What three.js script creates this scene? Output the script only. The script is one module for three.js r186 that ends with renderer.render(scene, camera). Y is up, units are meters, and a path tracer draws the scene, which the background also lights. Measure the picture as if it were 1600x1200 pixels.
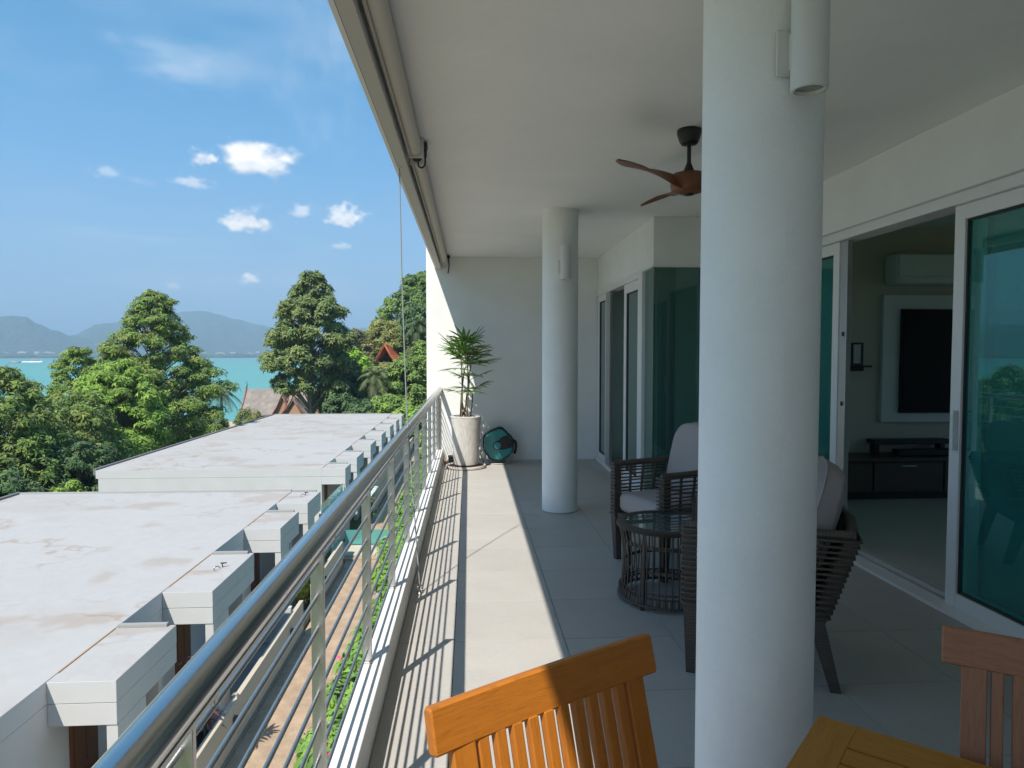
import * as THREE from 'three';
import { RoundedBoxGeometry } from 'three/addons/geometries/RoundedBoxGeometry.js';
import { mergeGeometries } from 'three/addons/utils/BufferGeometryUtils.js';

// ---------- seeded randomness and tileable noise ----------
function rng(seed) { let a = seed >>> 0; return () => { a = (a + 0x6D2B79F5) | 0; let t = Math.imul(a ^ (a >>> 15), 1 | a); t = (t + Math.imul(t ^ (t >>> 7), 61 | t)) ^ t; return ((t ^ (t >>> 14)) >>> 0) / 4294967296; }; }
const HASH = new Float32Array(65536); { const r = rng(77); for (let i = 0; i < 65536; i++) HASH[i] = r(); }
const hash2 = (x, y) => HASH[((x * 73 + y * 9277) ^ (x * 1931 + (y << 5))) & 65535];
function vnoise(x, y, p, q = p) {     // value noise, periods p and q (0 = none)
  let xi = Math.floor(x), yi = Math.floor(y); const fx = x - xi, fy = y - yi;
  const u = fx * fx * (3 - 2 * fx), v = fy * fy * (3 - 2 * fy);
  let x1 = xi + 1, y1 = yi + 1;
  if (p) { xi = ((xi % p) + p) % p; yi = ((yi % q) + q) % q; x1 = ((x1 % p) + p) % p; y1 = ((y1 % q) + q) % q; }
  const a = hash2(xi, yi), b = hash2(x1, yi), c = hash2(xi, y1), d = hash2(x1, y1);
  return a + (b - a) * u + (c - a) * v + (a - b - c + d) * u * v;
}
function fbm(x, y, oct, p = 0, q = p) { let s = 0, a = 0.5, f = 1, n = 0; for (let i = 0; i < oct; i++) { s += a * vnoise(x * f + i * 17, y * f + i * 29, p ? p * f : 0, q ? q * f : 0); n += a; a *= 0.5; f *= 2; } return s / n; }
const clamp = (x, a = 0, b = 1) => Math.min(b, Math.max(a, x));
const sm = (x) => { x = clamp(x); return x * x * (3 - 2 * x); };
const lerp = (a, b, t) => a + (b - a) * t;
const RAD = Math.PI / 180;
const s2l = (c) => (c <= 0.04045 ? c / 12.92 : ((c + 0.055) / 1.055) ** 2.4);
const l2s = (c) => (c <= 0.0031308 ? c * 12.92 : 1.055 * c ** (1 / 2.4) - 0.055);

const scene = new THREE.Scene();
// ---------- camera: standing on the balcony, looking along it ----------
const EYE = 1.56;
const camera = new THREE.PerspectiveCamera(58.1, 4 / 3, 0.05, 20000);
camera.position.set(0, EYE, 0);
camera.rotation.order = 'YXZ';
camera.rotation.set(-2.49 * RAD, -3.55 * RAD, 0);
scene.add(camera);

// ---------- sun ----------
const SUN = new THREE.Vector3(-0.345, 1, 0.62).normalize();   // towards the sun: behind the viewer, to the left
const sun = new THREE.DirectionalLight(new THREE.Color(1, 0.945, 0.86), 3.8);
sun.position.copy(SUN).multiplyScalar(120).add(new THREE.Vector3(-8, 0, -25));
sun.target.position.set(-8, 0, -25);
sun.castShadow = true; sun.shadow.mapSize.set(4096, 4096);
Object.assign(sun.shadow.camera, { left: -70, right: 70, top: 70, bottom: -70, near: 1, far: 320 });
scene.add(sun, sun.target);

// ---------- sky: computed air and clouds ----------
{
  const W = 4096, H = 2048, d = new Float32Array(W * H * 4);
  const stops = [[-90, .30, .42, .56], [0, .33, .47, .62], [4, .30, .468, .65], [9, .232, .435, .675], [15, .145, .362, .64], [22, .10, .300, .55], [32, .08, .255, .50], [60, .07, .22, .47], [90, .06, .19, .43]];
  const sunAz = Math.atan2(SUN.z, SUN.x);
  for (let j = 0; j < H; j++) {
    const el = ((j + 0.5) / H - 0.5) * 180; let k = 0; while (k < stops.length - 2 && el > stops[k + 1][0]) k++;
    const A = stops[k], B = stops[k + 1], t = clamp((el - A[0]) / (B[0] - A[0]));
    const r = lerp(A[1], B[1], t), g = lerp(A[2], B[2], t), b = lerp(A[3], B[3], t);
    for (let i = 0; i < W; i++) {
      const az = ((i + 0.5) / W - 0.5) * 2 * Math.PI; const o = (j * W + i) * 4;
      let cr = r, cg = g, cb = b;
      if (el > 0) {
        const near = el < 62 ? 1 : 0;
        // thin high veils, everywhere in the sky
        const px = az * 57.3, q = el;
        if (near) {
          const n = fbm(px * 0.055 + 3.1, q * 0.16 + 1.7, 4), m = fbm(px * 0.02 + 9, q * 0.05, 2);
          let v = sm((n - 0.47) / 0.3) * sm((m - 0.34) / 0.3) * sm(el / 6) * sm((62 - el) / 30) * 0.6;
          cr = lerp(cr, .52, v * .75); cg = lerp(cg, .61, v * .75); cb = lerp(cb, .73, v * .75);
        }
        const glow = Math.max(0, Math.cos(az - sunAz) * Math.cos((el - 54) * RAD)) ** 4 * 0.2;
        cr += glow; cg += glow; cb += glow * .9;
      }
      d[o] = cr * .74; d[o + 1] = cg * .74; d[o + 2] = cb * .74; d[o + 3] = 1;
    }
  }
  // small fair-weather cumulus; az in degrees to the right of the balcony's line, elevation, half width, half height
  const puff = [[-16.8, 14.35, 3.9, 2.1, 1, 2], [-20.4, 14.3, 1.25, 1.0, .75, 3], [-17.4, 10.1, 2.3, 1.35, .95, 5], [-13.2, 10.9, 1.2, .7, .5, 7], [-10.0, 10.6, 1.65, 1.15, .85, 11], [-21.0, 12.55, 1.3, .55, .45, 13],
    [-26.6, 12.6, .9, .45, .3, 17], [-17.2, 5.65, .9, .55, .75, 19], [-10.1, 8.5, .9, .4, .42, 23], [-24.4, 12.3, 1.4, .45, .22, 29], [-22.4, 5.0, .6, .4, .3, 31], [-19.6, 5.2, .6, .4, .22, 37], [-28.9, 5.0, .6, .35, .25, 39], [-27.6, 5.1, .8, .35, .25, 41],
    [-21.5, 20.0, 5.4, 2.0, .27, 43], [-12.2, 20.3, 4.2, 5.2, .18, 47], [-23.7, 8.4, 10, 1.0, .2, 53], [-20, 7.2, 6, .6, .14, 59]];
  const r = rng(5); for (let i = 0; i < 46; i++) { const a = 40 + r() * 280; puff.push([a, 5 + r() * 26, 1 + r() * 3, .5 + r() * 1.0, .3 + r() * .6, 100 + i]); }
  for (const [a0, e0, hw, hh, op, sd] of puff) {
    const wide = op < .3, azc = (-90 + a0) * RAD, sx = 1 / Math.cos(e0 * RAD);
    const i0 = Math.floor(((azc - hw * 2 * sx * RAD) / (2 * Math.PI) + .5) * W), i1 = Math.ceil(((azc + hw * 2 * sx * RAD) / (2 * Math.PI) + .5) * W);
    const j0 = Math.max(H / 2, Math.floor(((e0 - hh * 2) / 180 + .5) * H)), j1 = Math.ceil(((e0 + hh * 2.4) / 180 + .5) * H);
    for (let j = j0; j <= j1; j++) for (let ii = i0; ii <= i1; ii++) {
      const i = ((ii % W) + W) % W, o = (j * W + i) * 4;
      const u = ((((ii + .5) / W - .5) * 2 * Math.PI - azc) / RAD) / (hw * sx), v = ((((j + .5) / H) - .5) * 180 - e0) / hh;
      const n = fbm(u * 1.5 + sd * 3.7, v * 1.5 + sd * 1.3, 5), n2 = fbm(u * 5 + sd, v * 4.5 + sd * 2, 5);
      const base = wide ? 0 : sm((v + 1.1 + .3 * (n2 - .5)) / .5);
      let den = 1 - Math.sqrt(u * u + v * v * (v < 0 && !wide ? 1.8 : 1)) + (n - .5) * 1.5 + (n2 - .5) * .75;
      den = wide ? sm(den / 1.5) * (.4 + .9 * n2) : sm(den / .75) * base;
      const lit = sm((v + .9 + (n2 - .5) * 1.1 + (n - .5) * 1.2) / 1.5);
      const c = wide ? [.47, .53, .60] : [lerp(.46, .76, lit), lerp(.49, .74, lit), lerp(.53, .71, lit)];
      const al = clamp(den) * op;
      for (let k = 0; k < 3; k++) d[o + k] = lerp(d[o + k], c[k], al);
    }
  }
  const tex = new THREE.DataTexture(d, W, H, THREE.RGBAFormat, THREE.FloatType);
  tex.mapping = THREE.EquirectangularReflectionMapping; tex.magFilter = THREE.LinearFilter; tex.minFilter = THREE.LinearFilter; tex.wrapS = THREE.RepeatWrapping; tex.needsUpdate = true;
  scene.background = tex; scene.environment = tex;
}
scene.fog = new THREE.FogExp2(new THREE.Color(0.52, 0.78, 1.0), 0.00037);

const renderer = new THREE.WebGLRenderer({ antialias: true });
renderer.setSize(1024, 768);
renderer.toneMapping = THREE.LinearToneMapping;
renderer.toneMappingExposure = 1.78;
renderer.shadowMap.enabled = true;

// ---------- textures ----------
function tex(size, fn, srgb = true) {
  const d = new Uint8Array(size * size * 4);
  for (let j = 0; j < size; j++) for (let i = 0; i < size; i++) {
    const c = fn(i / size, j / size), o = (j * size + i) * 4;
    for (let k = 0; k < 3; k++) { const v = clamp(Array.isArray(c) ? c[k] : c); d[o + k] = Math.round(255 * (srgb ? l2s(v) : v)); }
    d[o + 3] = 255;
  }
  const t = new THREE.DataTexture(d, size, size, THREE.RGBAFormat);
  t.wrapS = t.wrapT = THREE.RepeatWrapping; t.magFilter = THREE.LinearFilter; t.minFilter = THREE.LinearMipmapLinearFilter; t.generateMipmaps = true;
  if (srgb) t.colorSpace = THREE.SRGBColorSpace; t.needsUpdate = true; return t;
}
function rep(t, x, y = x, ox = 0, oy = 0, rot = 0) { const c = t.clone(); c.repeat.set(x, y); c.offset.set(ox, oy); c.rotation = rot; c.needsUpdate = true; return c; }
const T = {
  grain: tex(512, (u, v) => .5 + .5 * (fbm(u * 128, v * 128, 3, 128) - .5) + .25 * (fbm(u * 16, v * 16, 3, 16) - .5), false),
  plaster: tex(512, (u, v) => { const k = .955 + .09 * (fbm(u * 6, v * 6, 5, 6) - .5) + .03 * (fbm(u * 90, v * 90, 2, 90) - .5); return [k, k, k * .995]; }),
  tile: tex(512, (u, v) => { const k = .95 + .12 * (fbm(u * 5, v * 5, 5, 5) - .5) + .07 * (fbm(u * 70, v * 70, 2, 70) - .5); return [k, k * .995, k * .985]; }),
  roof: tex(1024, (u, v) => {          // ponding marks and rust on a painted flat roof
    const n = fbm(u * 5, v * 11, 5, 5, 11), w = fbm(u * 3 + 8, v * 4 + 3, 4, 3, 4), f = fbm(u * 60, v * 80, 3, 60, 80), edge = Math.abs(fbm(u * 6 + 4, v * 13 + 7, 5, 6, 13) - .5);
    const ring = Math.exp(-edge * edge / .00035) * sm((w - .40) / .18), blot = sm((n - .52) / .2) * .55;
    const rust = sm((fbm(u * 9 + 31, v * 15 + 5, 5, 9, 15) - .56) / .16) * .9;
    const k = .95 + .07 * (f - .5) + .10 * (fbm(u * 2, v * 3, 3, 2, 3) - .5);
    const s = clamp(ring * .75 + blot * .34 + rust * .5);
    return [k * lerp(1, .80, s), k * lerp(.985, .66, s), k * lerp(.97, .54, s)];
  }),
  wood: tex(512, (u, v) => {
    const warp = fbm(u * 3, v * 6, 3, 3, 6) * .9, g = fbm(u * 4, v * 60 + warp * 6, 4, 4, 60), ring = .5 + .5 * Math.sin((v * 16 + warp * 5 + fbm(u * 2, v * 3, 2, 2, 3) * 4) * 6.28), pore = sm((fbm(u * 24, v * 256, 2, 24, 256) - .62) / .12);
    const k = .86 + .16 * (g - .5) + .07 * ring - .16 * pore; return [k, k * .95, k * .88];
  }),
  weave: tex(256, (u, v) => { const r = Math.abs(Math.sin(v * 16 * Math.PI)), q = Math.abs(Math.sin((u * 4 + (Math.floor(v * 16) % 2) * .5) * Math.PI)); return clamp(.15 + .6 * r * (.45 + .55 * q) + .25 * (fbm(u * 40, v * 40, 2, 40) - .3)); }, false),
  cloth: tex(256, (u, v) => clamp(.5 + .22 * Math.sin(u * 64 * 6.283) * Math.sin(v * 64 * 6.283) + .3 * (fbm(u * 30, v * 30, 3, 30) - .5)), false),
  blotch: tex(512, (u, v) => clamp(fbm(u * 8, v * 8, 6, 8) * 1.5 - .25), false),
  wave: tex(512, (u, v) => clamp(.5 + .9 * (fbm(u * 10, v * 26, 5, 10, 26) - .5)), false),
  sand: tex(512, (u, v) => { const k = .8 + .5 * (fbm(u * 6, v * 6, 5, 6) - .5) + .25 * (fbm(u * 100, v * 100, 2, 100) - .5); return [k, k * .97, k * .93]; }),
};
// ---------- materials ----------
const col = (r, g, b) => new THREE.Color().setRGB(r, g, b);
const std = (c, rough, o = {}) => new THREE.MeshStandardMaterial({ color: col(...c), roughness: rough, ...o });
const phy = (c, rough, o = {}) => new THREE.MeshPhysicalMaterial({ color: col(...c), roughness: rough, ...o });
const M = {
  wall: std([.87, .868, .855], .85, { map: rep(T.plaster, .7), bumpMap: rep(T.grain, 1.6), bumpScale: .0016 }),
  ceiling: std([.89, .878, .85], .9, { map: rep(T.plaster, .4), bumpMap: rep(T.grain, 1.2), bumpScale: .001 }),
  kerb: std([.74, .735, .72], .7, { map: rep(T.plaster, 1.1), bumpMap: rep(T.grain, 2.2), bumpScale: .0015 }),
  column: std([.89, .89, .88], .75, { map: rep(T.plaster, .8), bumpMap: rep(T.grain, 1.8), bumpScale: .0013 }),
  trim: std([.74, .73, .71], .45), fasciaGrey: std([.50, .47, .42], .6), groove: std([.16, .15, .13], .8),
  tiles: [0, 1, 2, 3].map((i) => std([.445 + i * .009, .424 + i * .009, .396 + i * .009], .5, { map: rep(T.tile, 1.1, 1.1, i * .27, i * .41), bumpMap: rep(T.grain, 2.4), bumpScale: .0006 })),
  grout: std([.36, .345, .325], .95),
  tube: std([.62, .58, .51], .6, { bumpMap: rep(T.cloth, 6), bumpScale: .0004 }),
  bracket: std([.06, .06, .06], .45, { metalness: .5 }), pewter: std([.45, .44, .42], .35, { metalness: .9 }),
  steel: std([.62, .61, .59], .23, { metalness: 1, bumpMap: rep(T.grain, 3, 1), bumpScale: .00015 }),
  satin: std([.58, .575, .56], .34, { metalness: 1, bumpMap: rep(T.grain, 4, 4), bumpScale: .0003 }),
  frame: phy([.78, .78, .77], .35, { clearcoat: .15, clearcoatRoughness: .3 }),
  alu: std([.5, .5, .5], .35, { metalness: .8 }), rubber: std([.03, .03, .03], .7),
  glass: phy([.10, .50, .47], .0, { transmission: 1, thickness: 0, ior: 1.52, metalness: .34 }),
  glassDark: phy([.20, .44, .39], .0, { transmission: 1, thickness: 0, ior: 1.52, metalness: .24 }),
  tealGlass: phy([.22, .62, .58], .12, { transmission: .55, thickness: 0, ior: 1.5 }),
  tableGlass: phy([.10, .14, .14], .02, { clearcoat: 1, clearcoatRoughness: .02, specularIntensity: 1 }),
  room: std([.64, .56, .46], .9, { map: rep(T.plaster, .5) }), roomFloor: std([.62, .57, .50], .35, { map: rep(T.tile, .9) }),
  darkWood: std([.085, .058, .046], .45, { map: rep(T.wood, .8, 2) }),
  white: std([.74, .74, .72], .5), offwhite: std([.74, .73, .70], .5), screen: phy([.006, .006, .007], .45, { specularIntensity: .35 }), black: std([.018, .018, .02], .5), paper: std([.7, .66, .58], .8),
  teak: std([.50, .175, .017], .5, { map: rep(T.wood, 1.6, 3.2), bumpMap: rep(T.wood, 1.6, 3.2), bumpScale: .0006 }),
  teakRed: std([.42, .172, .082], .5, { map: rep(T.wood, 1.7, 3.0, .4, .3), bumpMap: rep(T.wood, 1.7, 3.0, .4, .3), bumpScale: .0006 }),
  teakTable: std([.50, .212, .022], .5, { map: rep(T.wood, 1.1, 2.6, .2, .6), bumpMap: rep(T.wood, 1.1, 2.6, .2, .6), bumpScale: .0004 }),
  wicker: std([.085, .067, .055], .55, { bumpMap: rep(T.weave, 4, 4), bumpScale: .004 }),
  wickerRod: std([.105, .082, .066], .5, { bumpMap: rep(T.grain, 6, 6), bumpScale: .0006 }),
  cushion: std([.37, .335, .335], .95, { bumpMap: rep(T.cloth, 5), bumpScale: .0012 }),
  fanBlack: std([.02, .02, .02], .4), fanWood: std([.22, .085, .038], .4, { map: rep(T.wood, 2.2, 4.5), bumpMap: rep(T.wood, 2.2, 4.5), bumpScale: .0004 }),
  concrete: std([.70, .685, .65], .85, { map: rep(T.sand, 1.4), bumpMap: rep(T.blotch, 1.5), bumpScale: .004 }), soil: std([.06, .045, .032], 1, { bumpMap: rep(T.blotch, 5), bumpScale: .012 }),
  frond: phy([.13, .26, .03], .5, { transmission: .25, thickness: 0 }), frondYellow: phy([.25, .29, .04], .5, { transmission: .25, thickness: 0 }), stem: std([.17, .13, .075], .8, { bumpMap: rep(T.weave, 2, 5), bumpScale: .004 }),
  teal: phy([.012, .24, .25], .35, { clearcoat: .3 }), hose: std([.42, .40, .33], .5),
  roofPaint: std([.425, .42, .412], .8, { map: rep(T.roof, .095, .055), bumpMap: rep(T.blotch, .4), bumpScale: .006 }),
  canopyTop: std([.425, .42, .412], .8, { map: rep(T.roof, .16, .12, .3, .2), bumpMap: rep(T.blotch, .5), bumpScale: .004 }),
  villaWall: std([.58, .578, .566], .85, { map: rep(T.plaster, .35), bumpMap: rep(T.grain, 1), bumpScale: .002 }),
  roofEdge: std([.17, .17, .17], .7), membrane: std([.30, .30, .29], .8), sealant: std([.36, .22, .10], .9),
  doorWood: std([.20, .075, .03], .45, { map: rep(T.wood, 2.5, .9, 0, 0, Math.PI / 2) }),
  beige: std([.52, .455, .36], .9, { map: rep(T.plaster, .4), bumpMap: rep(T.grain, 1), bumpScale: .003 }),
  path: std([.49, .36, .25], .9, { map: rep(T.sand, .5), bumpMap: rep(T.blotch, 1), bumpScale: .004 }),
  bronze: std([.07, .06, .05], .5), lamp: std([.5, .48, .42], .4),
  bark: std([.15, .12, .09], .95, { bumpMap: rep(T.blotch, 1.2, .6), bumpScale: .03 }), barkPale: std([.27, .235, .19], .95, { bumpMap: rep(T.blotch, 1.2, .5), bumpScale: .02 }),
  thaiRoof: std([.32, .285, .262], .85, { map: rep(T.sand, .35), bumpMap: rep(T.blotch, 1.2), bumpScale: .05 }), thaiRed: std([.30, .10, .06], .7), thaiWall: std([.42, .26, .17], .8, { map: rep(T.plaster, .5) }),
};
function leafMat(r, g, b) { return phy([r, g, b], .62, { transmission: .3, thickness: 0, side: THREE.DoubleSide }); }

// ---------- helpers ----------
const names = new Map();
function numbered(n) { const k = names.get(n) ?? 0; names.set(n, k + 1); return k ? `${n}_${String(k).padStart(3, '0')}` : n; }
const V = (x, y, Z) => new THREE.Vector3(x, y, -Z);           // Z = metres ahead of the viewer along the balcony
function uvMetres(g) {                                        // uv in metres from the face's dominant axis
  g = g.index ? g.toNonIndexed() : g; 
  const p = g.attributes.position, n = g.attributes.normal, uv = new Float32Array(p.count * 2);
  for (let i = 0; i < p.count; i++) {
    const ax = Math.abs(n.getX(i)), ay = Math.abs(n.getY(i)), az = Math.abs(n.getZ(i)), x = p.getX(i), y = p.getY(i), z = p.getZ(i);
    if (ay >= ax && ay >= az) { uv[2 * i] = x; uv[2 * i + 1] = z; } else if (ax >= az) { uv[2 * i] = z; uv[2 * i + 1] = y; } else { uv[2 * i] = x; uv[2 * i + 1] = y; }
  }
  g.setAttribute('uv', new THREE.BufferAttribute(uv, 2)); return g;
}
function bx(x0, x1, y0, y1, Z0, Z1, r = 0) {
  const w = x1 - x0, h = y1 - y0, d = Z1 - Z0;
  const g = r ? new RoundedBoxGeometry(w, h, d, 1, r) : new THREE.BoxGeometry(w, h, d);
  g.translate((x0 + x1) / 2, (y0 + y1) / 2, -(Z0 + Z1) / 2); return uvMetres(g);
}
function lbx(w, h, d, x, y, z, r = 0) { const g = r ? new RoundedBoxGeometry(w, h, d, 1, r) : new THREE.BoxGeometry(w, h, d); g.translate(x, y, z); return uvMetres(g); }
function tube(pts, r0, r1 = r0, radial = 8, cap = true) {     // tapered tube along points
  const n = pts.length, pos = [], uv = [], idx = []; let len = 0;
  const t0 = new THREE.Vector3(), up = new THREE.Vector3(), side = new THREE.Vector3(), bin = new THREE.Vector3();
  for (let i = 0; i < n; i++) {
    t0.subVectors(pts[Math.min(n - 1, i + 1)], pts[Math.max(0, i - 1)]).normalize();
    if (i === 0) { up.set(Math.abs(t0.y) > .9 ? 1 : 0, Math.abs(t0.y) > .9 ? 0 : 1, 0); } else len += pts[i].distanceTo(pts[i - 1]);
    side.crossVectors(t0, up).normalize(); bin.crossVectors(side, t0).normalize(); up.copy(bin);
    const r = Array.isArray(r0) ? r0[i] : lerp(r0, r1, i / (n - 1));
    for (let k = 0; k <= radial; k++) { const a = k / radial * 2 * Math.PI, c = Math.cos(a) * r, s = Math.sin(a) * r; pos.push(pts[i].x + side.x * c + bin.x * s, pts[i].y + side.y * c + bin.y * s, pts[i].z + side.z * c + bin.z * s); uv.push(k / radial * Math.max(.1, 6.28 * r), len); }
  }
  for (let i = 0; i < n - 1; i++) for (let k = 0; k < radial; k++) { const a = i * (radial + 1) + k, b = a + radial + 1; idx.push(a, a + 1, b, a + 1, b + 1, b); }
  if (cap) for (const e of [0, n - 1]) { const c = pos.length / 3; pos.push(pts[e].x, pts[e].y, pts[e].z); uv.push(0, 0); for (let k = 0; k < radial; k++) { const a = e * (radial + 1) + k; if (e) idx.push(a, a + 1, c); else idx.push(a + 1, a, c); } }
  const g = new THREE.BufferGeometry(); g.setAttribute('position', new THREE.Float32BufferAttribute(pos, 3)); g.setAttribute('uv', new THREE.Float32BufferAttribute(uv, 2)); g.setIndex(idx); g.computeVertexNormals();
  return g.toNonIndexed();
}
const rod = (a, b, r, radial = 8) => tube([a, b], r, r, radial);
function curve(pts, n = 16) { return new THREE.CatmullRomCurve3(pts).getPoints(n); }
function lathe(prof, seg = 40) { return new THREE.LatheGeometry(prof.map(([r, y]) => new THREE.Vector2(r, y)), seg).toNonIndexed(); }
function merged(gs) {
  gs = (Array.isArray(gs) ? gs : [gs]).map((g) => { g = g.index ? g.toNonIndexed() : g; for (const k of Object.keys(g.attributes)) if (!['position', 'normal', 'uv'].includes(k)) g.deleteAttribute(k); return g; });
  return gs.length === 1 ? gs[0] : mergeGeometries(gs);
}
function part(name, gs, mat, parent, pos) {
  const m = new THREE.Mesh(gs.isBufferGeometry ? gs : merged(gs), mat); m.name = numbered(name); if (pos) m.position.copy(pos); parent.add(m); return m;
}
function tag(o, label, category, group, kind) { o.userData.label = label; if (category) o.userData.category = category; if (group) o.userData.group = group; if (kind) o.userData.kind = kind; return o; }
function thing(name, label, category, group) { const o = new THREE.Group(); o.name = numbered(name); scene.add(o); return tag(o, label, category, group); }
function settle(o) {                                         // moves the group's origin to the thing's base
  o.updateMatrixWorld(true); const b = new THREE.Box3().setFromObject(o), base = new THREE.Vector3((b.min.x + b.max.x) / 2, b.min.y, (b.min.z + b.max.z) / 2);
  for (const c of o.children) c.position.sub(base); o.position.add(base); return o;
}
function struct(name, gs, mat) { const m = part(name, gs, mat, scene); m.userData.kind = 'structure'; return m; }
function solo(name, gs, mat, label, category, group) {       // a thing that is one mesh, its origin at its base
  const g = merged(gs); g.computeBoundingBox(); const b = g.boundingBox, base = new THREE.Vector3((b.min.x + b.max.x) / 2, b.min.y, (b.min.z + b.max.z) / 2);
  g.translate(-base.x, -base.y, -base.z); return tag(part(name, g, mat, scene, base), label, category, group);
}
const facing = (dx, dZ) => Math.atan2(dx, -dZ);               // turns local +z towards (dx, dZ ahead)

// =====================================================================================
// THE BALCONY
// =====================================================================================
const CEIL = 2.96, KX0 = -.49, KX1 = -.385, WALLX = 2.87, BAYX = 1.885, BAYZ = 7.02, ENDZ = 10.09;
{
  const floor = struct('floor', bx(KX0, WALLX + .2, -.2, -.012, -5, ENDZ), M.grout);
  const S = .6, J = .0035, X0 = .517 - .6 * 2, r = rng(4), cache = {};
  for (let i = 0; i < 7; i++) for (let j = 0; j < 17; j++) {
    const x0 = Math.max(KX1 + .002, X0 + i * S + J / 2), x1 = Math.min(WALLX + .16, X0 + (i + 1) * S - J / 2), Z0 = .1 + j * S + J / 2, Z1 = Math.min(ENDZ - .004, .1 + (j + 1) * S - J / 2);
    if (x1 - x0 < .03 || Z1 - Z0 < .03) continue;
    const k = `${(x1 - x0).toFixed(3)}_${(Z1 - Z0).toFixed(3)}`;
    cache[k] ??= uvMetres(new RoundedBoxGeometry(x1 - x0, .012, Z1 - Z0, 1, .0015));
    part('floor_tile', cache[k], M.tiles[Math.floor(r() * 4)], floor, new THREE.Vector3((x0 + x1) / 2, -.006 + (r() - .5) * .0006, -(Z0 + Z1) / 2));
  }
  part('floor_slab', bx(KX1, WALLX + .16, -.011, 0, -5, .098), M.tiles[1], floor);
  struct('kerb', bx(KX0, KX1, -.199, .17, -5, ENDZ, .006), M.kerb);
  struct('ceiling', [bx(-.40, 8.6, CEIL, CEIL + .35, -5, ENDZ)], M.ceiling);
  const fascia = struct('fascia_beam', bx(-.495, -.402, 2.80, CEIL + .35, -5, ENDZ, .004), M.trim);
  part('fascia_lining', bx(-.462, -.398, 2.782, 2.797, -5, ENDZ), M.fasciaGrey, fascia);
  part('drip_groove', bx(-.468, -.463, 2.79, 2.799, -5, ENDZ), M.groove, fascia);
  tag(struct('end_wall', bx(-.615, 6.2, -6.6, CEIL + .9, ENDZ + .002, ENDZ + .2, .004), M.wall), 'white end wall closing the far end of the balcony, half sunlit', 'wall', null, 'structure');
  struct('rear_wall', bx(-.615, 8.6, -.2, CEIL, -5.2, -5), M.wall);
  // main wall with the living room's sliding doors
  const wall = struct('room_wall', [bx(WALLX, WALLX + .2, 2.52, CEIL, .2, BAYZ + .1, .003), bx(WALLX, WALLX + .2, 0, CEIL, -5, .2), bx(WALLX + .07, WALLX + .2, .0, 2.52, .2, 1.0), bx(WALLX + .04, WALLX + .2, 0, 2.52, 6.85, 7.02)], M.wall);
  tag(wall, 'white wall above the sliding doors on the right side of the balcony', 'wall', null, 'structure');
  const bay = struct('bay_wall', [bx(BAYX, BAYX + .16, 2.47, CEIL, BAYZ, ENDZ, .003), bx(BAYX + .16, WALLX + .2, 2.47, CEIL, BAYZ + .1, BAYZ + .26)], M.wall);
  part('bay_front', bx(BAYX + .002, WALLX, 2.47, CEIL, BAYZ - .003, BAYZ + .1), M.wall, bay);
  tag(bay, 'white wall over the glass bay between far column and room doors', 'wall', null, 'structure');
  struct('lower_wall', [bx(KX0 + .02, KX0 + .2, -6.6, -.2, -5, ENDZ)], M.wall);
  struct('skirting', [bx(.05, BAYX - .03, .0, .012, ENDZ - .012, ENDZ + .001)], M.kerb);
}
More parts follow.
